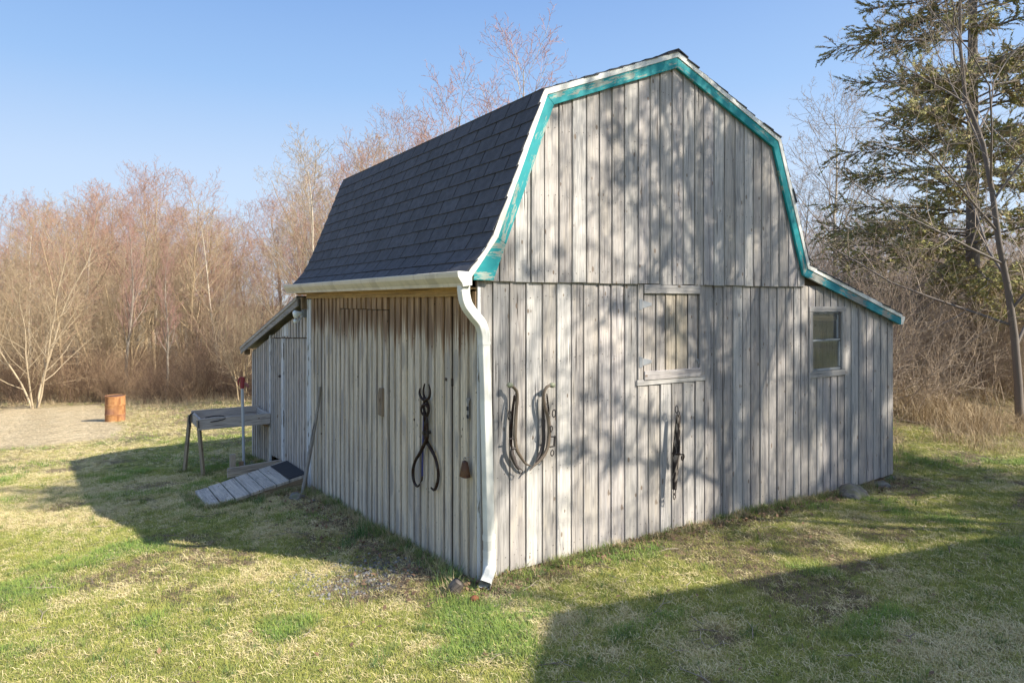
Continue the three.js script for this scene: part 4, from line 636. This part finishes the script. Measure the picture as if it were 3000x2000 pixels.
// camera bearing (tan of the angle right of the view axis) and depth -> ground position, for laying out the wood in plan
const FX = Math.sin(0.5691), FZ = -Math.cos(0.5691);
const plan = (t, d) => [-2.58 + d * (FX - FZ * t), 4.5 + d * (FZ + FX * t)];
srand(1234);
const tops = [[-0.78, 8.8], [-0.72, 8.3], [-0.62, 9.5], [-0.52, 9.6], [-0.45, 8.4], [-0.39, 7.4], [-0.345, 7.6], [-0.28, 10.0], [-0.22, 10.6], [-0.14, 10.4], [-0.05, 8.8], [0.05, 8.4]];
const topAt = (t) => { for (let i = 0; i < tops.length - 1; i++) if (t < tops[i + 1][0]) return mix(tops[i][1], tops[i + 1][1], clamp((t - tops[i][0]) / (tops[i + 1][0] - tops[i][0]))); return 8.4; };
const ORD = 'first second third fourth fifth sixth seventh eighth ninth tenth eleventh twelfth thirteenth fourteenth fifteenth'.split(' ');
const hOf = [10, 9.5, 9, 8, 11, 7];
{
  let i = 0; // the wood beyond the field: front ranks tree by tree
  for (let row = 0; row < 3; row++) for (let k = 0; k < (row ? 14 : 15); k++) {
    const t = mix(-0.84, -0.06, (k + R(0.05, 0.95)) / (row ? 14 : 15)), d = 27.5 + row * 3.2 + R(-1.2, 1.2), [x, z] = plan(t, d), kind = [0, 1, 2, 0, 4, 1, 3, 5][Math.floor(rnd() * 8)];
    const H = topAt(t) * (d / 30) * R(0.76, 1.06) * (row === 0 ? 0.92 : 1) + (row ? 0.4 : 0);
    tree(kind, x, z, H / hOf[kind], R(0, 6.28), row === 0 ? 'slender bare tree in the front rank of the wood, ' + ORD[k] + ' from the left edge' : 'bare reddish tree deeper in the wood beyond the field', row === 0 ? 'front trees of the wood beyond the field' : 'inner trees of the wood beyond the field'); i++;
  }
}
tree(3, ...plan(-0.705, 24.5), 0.92, 0.6, 'pale multi-stemmed bare tree leaning by the sand, leftmost of all', 'front trees', [bm(178, 162, 136), bm(178, 162, 136), tanTwig], 'pale_tree');
tree(2, ...plan(-0.285, 22), 0.98, 2.2, 'tall pale bare tree right behind the lean-to roof', undefined, [paleBark, greyBark, tanTwig]);
tree(0, ...plan(-0.21, 24), 0.98, 4.2, 'bare tree with reddish twigs rising behind the shingled roof', undefined);
tree(5, ...plan(-0.40, 23), 0.72, 1.2, 'bushy tan bare tree behind the tray table', undefined);
tree(2, ...plan(-0.115, 18), 1.03, 3.6, 'bare budding tree rising above the roof, left of the birch', undefined, [greyBark, greyBark, birchTwig]);
tree(0, ...plan(0.003, 21), 1.07, 0.9, 'tall birch with red-brown twigs above the barn ridge', undefined, [paleBark, paleBark, birchTwig], 'birch_tree');
tree(1, ...plan(0.08, 25), 0.98, 3.3, 'thin bare birch just right of the tall birch', undefined, [paleBark, paleBark, birchTwig], 'birch_tree');
tree(1, ...plan(0.475, 22), 0.98, 5.1, 'pale bare tree standing behind the right roof edge', undefined, [paleBark, greyTwig, greyTwig]);
tree(3, ...plan(0.53, 20.5), 0.85, 2.0, 'forked bare tree behind the low eave', undefined, [greyBark, greyTwig, greyTwig]);
srand(77);
for (let k = 0; k < 16; k++) { const t = mix(0.40, 0.95, (k + R(0.1, 0.9)) / 16), d = R(19, 33), [x, z] = plan(t, d); const kd = [2, 3, 5, 1][k % 4]; tree(kd, x, z, R(0.5, 0.72), R(0, 6.28), 'grey bare tree in the wood right of the barn', 'trees of the wood right of the barn', [greyBark, greyTwig, greyTwig]); }
function mass(name, geo, mat, list, label, category) {
  const m = new THREE.InstancedMesh(geo, mat, list.length), q = new THREE.Matrix4(), p = V(0, 0, 0), e = new THREE.Quaternion(), s = V(1, 1, 1), eu = new THREE.Euler(); m.name = numbered(name);
  list.forEach((l, i) => { eu.set(l.rx || 0, l.ry || 0, l.rz || 0); e.setFromEuler(eu); p.set(l.x, l.y, l.z); if (l.sx) s.set(l.sx, l.s, l.sx); else s.set(l.s, l.s, l.s); q.compose(p, e, s); m.setMatrixAt(i, q); if (l.c) m.setColorAt(i, l.c); });
  m.castShadow = m.receiveShadow = true; scene.add(m); return tag(m, label, category, undefined, 'stuff');
}
{ // the depth of the wood: one mass
  srand(555); const lists = [[], [], [], []];
  for (let k = 0; k < 330; k++) { const t = k < 190 ? R(-0.95, 1.0) : k < 290 ? R(-2.6, -0.9) : R(1.0, 2.0); const d = k < 190 ? R(36, 60) : R(26, 44), [x, z] = plan(t, d); const H = (t < 0 ? topAt(t) * d / 30 : 6.5 * d / 30) * R(0.72, 0.98); lists[k % 4].push({ x, y: ground(x, z), z, s: 0.8 * H / hOf[k % 4], ry: R(0, 6.28) }); }
  lists.forEach((l, k) => mass('forest', kinds[k].g[2], kinds[k].m[2], l, 'far bare wood that closes the view behind the field', 'wood'));
  lists.forEach((l, k) => mass('forest', kinds[k].g[0], kinds[k].m[0], l, 'far bare trunks that close the view behind the field', 'wood'));
}
// shrubs: many stems from one foot
function shrub(s, H, n, sp, sub = 5) {
  srand(s); const out = [];
  for (let i = 0; i < n; i++) {
    let p = V(R(-0.3, 0.3), -0.05, R(-0.3, 0.3)), d = V(R(-sp, sp), 1, R(-sp, sp)).normalize(); const L = H * R(0.5, 1.1), r = R(0.005, 0.011), ns = 5;
    for (let k = 0; k < ns; k++) { d.add(V(R(-0.22, 0.22), R(-0.2, 0.1), R(-0.22, 0.22))).normalize(); const q = p.clone().addScaledVector(d, L / ns); out.push([p.x, p.y, p.z, mix(r, 0.002, k / ns), q.x, q.y, q.z, mix(r, 0.002, (k + 1) / ns)]);
      if (k) for (let m = 0; m < sub; m++) { let w = p.clone().lerp(q, rnd()), e = around(d, R(0.4, 1.1), R(0, 6.28)); const l = L * R(0.12, 0.3); for (let z = 0; z < 2; z++) { e.add(V(R(-0.3, 0.3), R(-0.2, 0.3), R(-0.3, 0.3))).normalize(); const v = w.clone().addScaledVector(e, l / 2); out.push([w.x, w.y, w.z, 0.0028, v.x, v.y, v.z, 0.0016]); w = v; } }
      p = q; }
  }
  return limbs(out, 3);
}
const shrubs = [shrub(1, 2.0, 16, 0.5), shrub(2, 1.6, 18, 0.8), shrub(3, 2.8, 14, 0.4, 6)];
{
  srand(31); const L = [[], [], []];
  for (let k = 0; k < 560; k++) { // foot of the wood beyond the field
    const t = k < 420 ? R(-0.9, 0.0) : R(-2.2, -0.85), d = 24.3 + Math.pow(rnd(), 1.4) * 11 + (t < -0.55 ? 1.8 : 0), [x, z] = plan(t, d); if (sandy(x, z) > 0.3) continue;
    L[k % 3].push({ x, y: ground(x, z), z, s: R(0.55, 1.25) * (t > -0.45 ? 1.1 : 0.85), ry: R(0, 6.28), c: S(...mixc([176, 150, 118], [112, 90, 76], rnd())) });
  }
  for (let k = 0; k < 460; k++) { // thicket right of the barn
    const t = R(0.42, 1.05), d = R(9.8, 26), [x, z] = plan(t, d); if (x < 6.35 || z > -0.9 - 1.2 * vn(x * 0.8, 7, 9)) continue; L[k % 3].push({ x, y: ground(x, z), z, s: R(0.5, 1.25), ry: R(0, 6.28), c: S(...mixc([196, 178, 154], [132, 116, 104], rnd())) });
  }
  const w = new THREE.MeshStandardMaterial({ color: 0xffffff, roughness: 1 });
  L.forEach((l, i) => mass('undergrowth', shrubs[i], w, l, ['tangled bare brush at the foot of the woods', 'low arching bare brush at the foot of the woods', 'tall bare saplings and brush at the foot of the woods'][i], 'brush'));
}
// ---- conifers: trunk, boughs, needle sprays
function spruceGeo(s, H, rad, { sparse = 0.8, droop = 0.16, step = 0.30, cut = 0 } = {}) {
  srand(s); const wood = [], nd = [], col = [];
  const trunk = [[0, -0.2, 0, H * 0.010, 0, H, 0, 0.012]];
  const spray = (p, d, L) => { // a shoot set with needles
    const n = 11, side = new THREE.Vector3().crossVectors(d, UP).normalize(), top = new THREE.Vector3().crossVectors(side, d), sh = R(0, 1);
    for (let i = 0; i < n; i++) { const a = R(0, 6.28), q = p.clone().addScaledVector(d, L * i / n), o = side.clone().multiplyScalar(Math.cos(a)).addScaledVector(top, Math.sin(a) * 0.7).addScaledVector(d, 0.75).normalize(), l = R(0.035, 0.06), w = d.clone().cross(o).normalize().multiplyScalar(0.011); nd.push(q.x - w.x, q.y - w.y, q.z - w.z, q.x + w.x, q.y + w.y, q.z + w.z, q.x + o.x * l, q.y + o.y * l, q.z + o.z * l); const c = sh < 0.25 ? [0.30, 0.23, 0.12] : mixc([0.13, 0.145, 0.055], [0.36, 0.33, 0.11], sh); for (let k = 0; k < 3; k++) col.push(...c); }
  };
  for (let y = H * 0.1 + cut; y < H - 0.15; y += step * R(0.7, 1.3)) {
    const t = y / H, n = 7; for (let k = 0; k < n; k++) {
      if (rnd() > sparse) continue; const a = R(0, 6.28), L = rad * Math.pow(1 - t, 0.75) * R(0.6, 1.15) + 0.1; let p = V(0, y + R(-0.1, 0.1), 0), d = V(Math.cos(a), R(-0.02, 0.3), Math.sin(a)).normalize(); const ns = 6;
      for (let i = 0; i < ns; i++) { d.y += -droop * 0.35 + (i > 3 ? droop * 0.9 : 0) * 0.6 + R(-0.06, 0.06); d.normalize(); const q = p.clone().addScaledVector(d, L / ns), r = mix(0.022, 0.005, i / ns); wood.push([p.x, p.y, p.z, r, q.x, q.y, q.z, r * 0.75]);
        if (i >= 1) { const m = 6 + Math.floor(L * 1.6); for (let j = 0; j < m; j++) { const w = p.clone().lerp(q, rnd()), e = around(d, R(0.5, 1.15), R(0, 6.28)); e.y *= 0.6; e.normalize(); const l = L * R(0.1, 0.24); const v = w.clone().addScaledVector(e, l); wood.push([w.x, w.y, w.z, 0.005, v.x, v.y, v.z, 0.003]); const c = 1 + Math.floor(l * 8); for (let z = 0; z < c; z++) spray(w.clone().lerp(v, (z + 0.5) / c), around(e, R(0, 0.7), R(0, 6.28)), 0.13); } }
        p = q; }
    }
  }
  const g = new THREE.BufferGeometry(); g.setAttribute('position', new THREE.Float32BufferAttribute(nd, 3)); g.setAttribute('color', new THREE.Float32BufferAttribute(col, 3)); g.computeVertexNormals();
  return [limbs(trunk, 8), limbs(wood, 3), g];
}
const needle = new THREE.MeshPhysicalMaterial({ vertexColors: true, roughness: 0.8, side: THREE.DoubleSide });
const spA = spruceGeo(7, 11, 2.7, { sparse: 0.75, step: 0.30 }), spB = spruceGeo(9, 9, 2.0, { sparse: 0.55, step: 0.32 });
function spruce(g, x, z, s, turn, label, group) { const t = thing('spruce_tree', label, 'tree', [x, ground(x, z), z], turn, group); t.scale.set(s, s, s); part('trunk', g[0], darkBark, t); part('boughs', g[1], darkBark, t); const c = part('foliage', g[2], needle, t); c.userData.kind = 'stuff'; return t; }
spruce(spA, ...plan(0.68, 15.5), 1.5, 0.4, 'tall dark spruce behind the bare maple at the right edge');
spruce(spB, ...plan(0.60, 17), 0.26, 1.0, 'knee-high young spruce showing above the brush by the eave');
spruce(spB, ...plan(0.70, 15), 0.22, 2.0, 'small young spruce low in the brush below the tall spruce');
// ---- the bare maple at the right edge
{
  const g = bareTree(42, { H: 8.4, r0: 0.07, n1: 17, n2: 9, n3: 6, n4: 3, spread: 0.5, ang: 0.95, upw: 0.3, first: 0.14, wob: 0.17, lean: 0.05, twig: 0.0028 });
  const [x, z] = plan(0.75, 11.8), t = thing('bare_maple', 'large bare maple with dark crooked limbs at the right edge', 'tree', [x, ground(x, z), z], 2.6);
  part('trunk', g[0], darkBark, t); part('limbs', g[1], darkBark, t); part('crown', g[2], greyTwig, t).userData.kind = 'stuff';
}
// ---- trees behind the photographer whose shade falls on the gable and the lawn
function pineGeo(s, o, clump, per, ra = 0.18, rb = 0.34) { // limbs with needle clumps at their ends
  const g = bareTree(s, o); srand(s + 1); const p = g[1].attributes.position, nd = [], n = p.count / 10;
  for (let i = 0; i < n; i++) { if (rnd() > clump) continue; const o0 = i * 10 + 5, c = V(p.getX(o0), p.getY(o0), p.getZ(o0)); const rr = R(ra, rb); for (let k = 0; k < per; k++) { const q = c.clone().add(V(R(-1, 1), R(-0.6, 0.6), R(-1, 1)).multiplyScalar(rr)), d = V(R(-1, 1), R(-0.4, 1), R(-1, 1)).normalize(), w = around(d, 1.57, R(0, 6.28)).multiplyScalar(0.022), l = R(0.1, 0.2); nd.push(q.x - w.x, q.y - w.y, q.z - w.z, q.x + w.x, q.y + w.y, q.z + w.z, q.x + d.x * l, q.y + d.y * l, q.z + d.z * l); } }
  const f = new THREE.BufferGeometry(); f.setAttribute('position', new THREE.Float32BufferAttribute(nd, 3)); f.computeVertexNormals(); return [...g, f];
}
const pineNeedle = new THREE.MeshStandardMaterial({ color: C(0.06, 0.08, 0.03), roughness: 0.8, side: THREE.DoubleSide });
function pine(g, x, z, s, turn, label) { const t = thing('pine_tree', label, 'tree', [x, ground(x, z), z], turn); t.scale.setScalar(s); part('trunk', g[0], darkBark, t); part('limbs', g[1], darkBark, t); part('crown', g[2], greyTwig, t).userData.kind = 'stuff'; part('foliage', g[3], pineNeedle, t).userData.kind = 'stuff'; return t; }
const pA = pineGeo(91, { H: 13.5, r0: 0.17, n1: 34, n2: 7, n3: 4, n4: 1, spread: 0.27, ang: 0.95, upw: 0.25, first: 0.42, twig: 0.006 }, 0.42, 46), pB = pineGeo(95, { H: 11, r0: 0.14, n1: 20, n2: 6, n3: 4, n4: 1, spread: 0.18, ang: 0.9, upw: 0.25, first: 0.5, twig: 0.006 }, 0.14, 34);
pine(pA, 10.6, 10.8, 1.0, 0.5, 'tall pine behind the house whose shade dapples the gable');
pine(pA, 12.0, 11.2, 1.02, 2.6, 'second tall pine behind the house, nearer the wood');
pine(pB, 5.5, 10.4, 0.92, 1.1, 'thin pine left of the others whose shade falls on the near lawn');
const pC = pineGeo(131, { H: 8.2, r0: 0.075, n1: 30, n2: 9, n3: 5, n4: 2, spread: 0.42, ang: 0.95, upw: 0.25, first: 0.42, twig: 0.005 }, 0.85, 26, 0.07, 0.19);
pine(pC, 6.1, 4.5, 1.1, 0.8, 'small scrubby pine beside the house whose branch shade crosses the gable');
spruce(spA, 12.8, 11.6, 1.32, 1.0, 'tall spruce behind the house that shades the far end of the gable'); 
// ---- the house whose shade lies on the right of the lawn
{
  const a = Math.atan2(-0.236, 0.972), h = thing('house', 'pale clapboard house standing beside the photographer, outside the view', 'house', [3.02, -0.1, 5.56], a);
  const sid = new THREE.MeshStandardMaterial({ color: S(206, 204, 196), roughness: 0.8 });
  const L = 11, D = 3.6, e = 4.15, r = 5.0; const wall = prism([[0, -0.4], [D, -0.4], [D, e], [D / 2, r - 0.02], [0, e]], L - 0.6, { bev: 0 }); wall.rotateY(-Math.PI / 2); wall.translate(L - 0.3, 0, 0.3); wall.rotateY(0); part('wall', wall, sid, h);
  const rf = prism([[-0.0, e - 0.02], [D / 2 + 0.3, r], [D + 0.6, e - 0.02], [D + 0.6, e + 0.06], [D / 2 + 0.3, r + 0.1], [0, e + 0.06]], L, { bev: 0 }); rf.rotateY(-Math.PI / 2); rf.translate(L, 0.02, 0); part('roof', rf, shMats[1], h);
  for (const x of [2, 5, 8]) { const w = part('window', box(0.9, 1.2, 0.06, x, 1.8, 0.3), whitePaint, h); part('pane', box(0.74, 1.04, 0.02, x, 1.8, 0.262), new THREE.MeshPhysicalMaterial({ color: S(50, 60, 70), roughness: 0.05 }), w); }
}

// ---------------------------------------------------------------- grass
function tuft(s, n, H, sp, w, bend = 0.6) {
  srand(s); const pos = [], idx = [], nor = [];
  for (let i = 0; i < n; i++) {
    const a = R(0, 6.28), r = R(0, sp), x = Math.cos(a) * r, z = Math.sin(a) * r, l = H * R(0.5, 1.15), d = R(0, 6.28), b = R(0.1, bend), ux = Math.cos(d + 1.57) * w / 2, uz = Math.sin(d + 1.57) * w / 2, o = pos.length / 3;
    const P = [0, 0.55, 1].map((t) => { const k = b * t * t + 0.15 * t; return [x + Math.cos(d) * l * k, l * t * (1 - 0.35 * b * t), z + Math.sin(d) * l * k]; });
    pos.push(P[0][0] - ux, P[0][1] - 0.005, P[0][2] - uz, P[0][0] + ux, P[0][1] - 0.005, P[0][2] + uz, P[1][0] - ux * 0.8, P[1][1], P[1][2] - uz * 0.8, P[1][0] + ux * 0.8, P[1][1], P[1][2] + uz * 0.8, P[2][0], P[2][1], P[2][2]);
    for (let k = 0; k < 5; k++) nor.push(Math.cos(d) * 0.35, 0.9, Math.sin(d) * 0.35); idx.push(o, o + 1, o + 2, o + 1, o + 3, o + 2, o + 2, o + 3, o + 4);
  }
  const g = new THREE.BufferGeometry(); g.setAttribute('position', new THREE.Float32BufferAttribute(pos, 3)); g.setIndex(idx); g.computeVertexNormals(); return g;
}
function mat(s, n, L, sp, w) { // dead blades lying flat
  srand(s); const pos = [], idx = [];
  for (let i = 0; i < n; i++) {
    const a = R(0, 6.28), r = R(0, sp), x = Math.cos(a) * r, z = Math.sin(a) * r, d = R(0, 6.28), l = L * R(0.5, 1.2), c = R(-0.25, 0.25), h0 = R(0, 0.012), h1 = h0 + R(0.004, 0.022), o = pos.length / 3, cx = Math.cos(d), cz = Math.sin(d);
    const P = [0, 0.5, 1].map((t) => [x + cx * l * t - cz * l * c * t * t, t === 1 ? mix(h0, h1, R(0.3, 1.1)) : mix(h0, h1, t * 2), z + cz * l * t + cx * l * c * t * t]);
    const ux = -cz * w / 2, uz = cx * w / 2; pos.push(P[0][0] - ux, P[0][1], P[0][2] - uz, P[0][0] + ux, P[0][1], P[0][2] + uz, P[1][0] - ux, P[1][1], P[1][2] - uz, P[1][0] + ux, P[1][1] + 0.001, P[1][2] + uz, P[2][0], P[2][1], P[2][2]); idx.push(o, o + 2, o + 1, o + 1, o + 2, o + 3, o + 2, o + 4, o + 3);
  }
  const g = new THREE.BufferGeometry(); g.setAttribute('position', new THREE.Float32BufferAttribute(pos, 3)); g.setIndex(idx); g.computeVertexNormals(); return g;
}
const bladeMat = new THREE.MeshPhysicalMaterial({ color: 0xffffff, roughness: 0.85, side: THREE.DoubleSide, transmission: 0.3, thickness: 0 });
const strawMat = new THREE.MeshStandardMaterial({ color: 0xffffff, roughness: 0.9, side: THREE.DoubleSide });
{
  srand(808); const G = [[], [], []], D = [[], []], T = [], leaves = [];
  const spot = (dmax, q) => { const t = R(-0.88, 0.9), d = mix(2.2, dmax, Math.pow(rnd(), q)); return [...plan(t, d), d]; };
  const inRamp = (x, z) => x > -1.25 && x < 0 && z < -4.15 + 0.27 * (x + 1.3) * -1 && z > -5.5;
  for (let k = 0; k < 230000; k++) {
    const [x, z, d] = spot(k % 4 ? 11 : 26, k % 4 ? 0.8 : 1.0); if (inBarn(x, z) || inRamp(x, z)) continue;
    const [dry, bare, lush] = lawn(x, z), sn = sandy(x, z); if (sn > 0.2 && rnd() < sn) continue; if (x > 6.6 && z < 0.6 && rnd() < 0.6) continue;
    const far = ss(8, 14, d), y = ground(x, z) - 0.004, u = rnd();
    const dr = clamp(dry + 0.55 * ss(-10, -14, z) + 0.25 * far * (z < -9 ? 1 : 0));
    if (bare > 0.5 && rnd() < bare * 0.8) { if (rnd() < 0.22) D[0].push({ x, y, z, s: R(0.5, 0.9), ry: R(0, 6.28), c: C(...mixc([0.17, 0.105, 0.06], [0.36, 0.26, 0.16], rnd())) }); continue; }
    const big = mix(1, 1.5, far);
    if (u < mix(0.10, 0.62, dr)) D[k & 1].push({ x, y, z, s: R(0.65, 1.15) * big, ry: R(0, 6.28), c: C(...mixc([0.50, 0.40, 0.18], [0.78, 0.66, 0.38], rnd())) });
    else G[k % 3].push({ x, y, z, s: R(0.55, 1.0) * big * (1 + lush * 0.7), ry: R(0, 6.28), c: C(...mixc(mixc([0.25, 0.31, 0.05], [0.54, 0.51, 0.12], rnd()), [0.17, 0.31, 0.045], lush * R(0.3, 1))) });
  }
  mass('grass', tuft(1, 10, 0.04, 0.04, 0.003, 1.0), bladeMat, G[0], 'short green lawn grass in front of the barn', 'grass'); mass('grass', tuft(2, 10, 0.05, 0.045, 0.0028, 1.1), bladeMat, G[1], 'short green lawn grass in front of the barn', 'grass'); mass('grass', tuft(3, 12, 0.032, 0.05, 0.0034, 1.3), bladeMat, G[2], 'short green lawn grass in front of the barn', 'grass');
  mass('dry_grass', mat(4, 12, 0.055, 0.06, 0.0026), strawMat, D[0], 'straw-coloured dead grass through the lawn', 'grass'); mass('dry_grass', merge([mat(5, 8, 0.06, 0.06, 0.0026), tuft(5, 3, 0.04, 0.05, 0.0026, 1.4)].map((g) => { g.deleteAttribute('uv'); return g; })), strawMat, D[1], 'straw-coloured dead grass through the lawn', 'grass');
  const K1 = [], K2 = [], tw = [], pb = [];
  for (let k = 0; k < 5200; k++) { const [x, z, d] = spot(13, 0.85); if (inBarn(x, z) || inRamp(x, z)) continue; const [dr, ba, lu] = lawn(x, z); if (ba > 0.6 || rnd() > 0.25 + 0.75 * lu) continue; (k & 1 ? K1 : K2).push({ x, y: ground(x, z) - 0.004, z, s: R(0.5, 1.15), ry: R(0, 6.28), c: C(...mixc([0.10, 0.19, 0.035], [0.30, 0.33, 0.08], Math.pow(rnd(), 1.3))) }); }
  const bed = (x, z, s) => (rnd() < 0.5 ? K1 : K2).push({ x, y: ground(x, z) - 0.006, z, s, ry: R(0, 6.28), c: C(...(rnd() < 0.45 ? mixc([0.42, 0.33, 0.17], [0.60, 0.50, 0.29], rnd()) : mixc([0.11, 0.19, 0.035], [0.27, 0.30, 0.08], rnd()))) });
  for (let k = 0; k < 260; k++) bed(R(0, 5.9), 0.03 + Math.abs(R(0, 0.12)), R(0.7, 1.5)); for (let k = 0; k < 200; k++) bed(-0.04 - R(0, 0.14), R(-4.2, -0.1), R(0.7, 1.6)); for (let k = 0; k < 90; k++) bed(-0.03 - R(0, 0.1), R(-8.2, -6.7), R(0.8, 1.6));
  for (let k = 0; k < 120; k++) { const t = rnd(); bed(mix(-1.36, -0.1, t), mix(-4.06, -4.40, t) + R(0, 0.1), R(0.6, 1.3)); } for (let k = 0; k < 70; k++) bed(-1.36 - R(-0.02, 0.08), R(-5.2, -4.05), R(0.6, 1.2)); for (let k = 0; k < 60; k++) { const q = [[-1.18, -7.25], [-0.99, -6.62], [-0.5, -6.15], [-0.7, -5.95], [-0.27, 0.1]][k % 5]; bed(q[0] + R(-0.1, 0.1), q[1] + R(-0.1, 0.1), R(0.8, 1.6)); }
  mass('grass_clumps', tuft(11, 26, 0.085, 0.05, 0.0032, 0.9), bladeMat, K1, 'thicker green grass clumps scattered over the lawn', 'grass'); mass('grass_clumps', tuft(12, 34, 0.065, 0.08, 0.0036, 1.2), bladeMat, K2, 'thicker green grass clumps scattered over the lawn', 'grass');
  for (let k = 0; k < 1500; k++) { const [x, z] = spot(12, 0.85); if (inBarn(x, z) || inRamp(x, z) || rnd() > (x > 2.5 || Math.abs(x) < 1 ? 0.7 : 0.25)) continue; tw.push({ x, y: ground(x, z) + 0.012, z, s: R(0.4, 1.3), ry: R(0, 6.28), rz: R(-0.12, 0.12), c: C(...mixc([0.16, 0.12, 0.09], [0.42, 0.35, 0.27], rnd())) }); }
  mass('fallen_twigs', limbs([[0, 0, 0, 0.003, 0.08, 0.006, 0.01, 0.0026], [0.08, 0.006, 0.01, 0.0026, 0.17, 0.002, -0.01, 0.0014], [0.08, 0.006, 0.01, 0.002, 0.12, 0.015, 0.05, 0.001]], 4), strawMat, tw, 'small fallen twigs lying in the lawn', 'twigs');
  for (let k = 0; k < 1800; k++) { const x = R(-1.7, -0.05), z = R(-1.6, 0.2); if (rnd() > ss(0.95, 0.3, Math.hypot((x + 0.75) / 0.8, (z + 0.75) / 0.6))) continue; pb.push({ x, y: ground(x, z) + 0.004, z, s: R(0.4, 1.5), ry: R(0, 6.28), rx: R(0, 3), c: C(...mixc([0.10, 0.10, 0.115], [0.30, 0.29, 0.28], rnd())) }); }
  mass('gravel', lumpy(0.011, 0.007, 0.009, 3, 1, 0.4), strawMat, pb, 'dark gravel by the corner of the long wall', 'gravel');
  // dead grass and stems at the field edge and right of the barn
  const F = [[], []];
  for (let k = 0; k < 9000; k++) {
    const rgt = k % 2; let x, z; if (rgt) { const t = R(0.55, 0.95), d = R(8.5, 16); [x, z] = plan(t, d); if (x < 6.1 || z > -0.2 + 1.6 * (vn(x * 0.9, 3, 5) - 0.5) || rnd() > ss(0.42, 0.62, fbm(x * 0.8, z * 0.8, 66, 3)) + 0.06) continue; } else { const t = R(-0.9, -0.05), d = R(19, 28); [x, z] = plan(t, d); if (sandy(x, z) > 0.15 || (d < 23 && rnd() < 0.75)) continue; }
    F[(k >> 1) & 1].push({ x, y: ground(x, z) - 0.01, z, s: R(0.45, 1.1) * (rgt ? mix(0.95, 0.4, ss(-1.2, 0.3, z)) : 0.62), ry: R(0, 6.28), rx: R(-0.25, 0.25), rz: rgt ? R(-0.1, 0.5) : R(-0.25, 0.25), c: C(...mixc(mixc([0.36, 0.27, 0.15], [0.62, 0.50, 0.32], rnd()), [0.22, 0.13, 0.08], rnd() * 0.4)) });
  }
  mass('tall_dead_grass', tuft(6, 12, 0.55, 0.12, 0.006, 0.9), strawMat, F[0], 'tall dead grass along the edge of the brush', 'grass'); mass('tall_dead_grass', tuft(7, 9, 0.75, 0.14, 0.006, 1.2), strawMat, F[1], 'tall dead grass along the edge of the brush', 'grass');
  // fallen leaves by the walls
  const lf = new THREE.BufferGeometry(); lf.setAttribute('position', new THREE.Float32BufferAttribute([-0.02, 0, 0, 0, 0.006, -0.013, 0, 0.004, 0.013, 0.024, 0.002, 0], 3)); lf.setIndex([0, 2, 1, 1, 2, 3]); lf.computeVertexNormals();
  for (let k = 0; k < 2600; k++) { let x, z; if (k % 3 === 0) { x = R(-0.9, -0.03); z = R(-4.2, 0.3); if (rnd() < (-x) * 1.1) continue; } else if (k % 3 === 1) { x = R(-0.2, 5.9); z = 0.02 + Math.abs(R(-0.4, 0.4) * R(0, 1)); } else { x = R(-3, 7); z = R(-0.2, 3.2); if (rnd() < 0.8) continue; } leaves.push({ x, y: ground(x, z) + R(0.008, 0.03), z, s: R(0.6, 1.3), ry: R(0, 6.28), rx: R(-0.6, 0.6), rz: R(-0.6, 0.6), c: C(...mixc([0.11, 0.065, 0.04], [0.25, 0.155, 0.09], rnd())) }); }
  mass('fallen_leaves', lf, strawMat, leaves, 'brown fallen leaves at the foot of the walls', 'leaves');
  // tufts of long green grass
  const long = tuft(8, 60, 0.2, 0.11, 0.005, 0.7), lm = new THREE.MeshPhysicalMaterial({ color: C(0.10, 0.19, 0.05), roughness: 0.8, side: THREE.DoubleSide, transmission: 0.25, thickness: 0 });
  for (const [x, z, s, l] of [[-0.19, -0.12, 1.0, 'bright green grass tuft at the barn corner by the log stub'], [-0.33, -1.75, 1.1, 'dense green grass tuft below the barn door'], [-0.5, -1.55, 0.8, 'smaller green grass tuft in front of the barn door'], [-0.75, -3.95, 0.75, 'green grass tuft at the near side of the ramp']]) { const t = single('grass_tuft', long, lm, l, 'grass'); t.position.set(x, ground(x, z), z); t.scale.setScalar(s); t.rotation.y = x * 9; }
}
renderer.render(scene, camera);
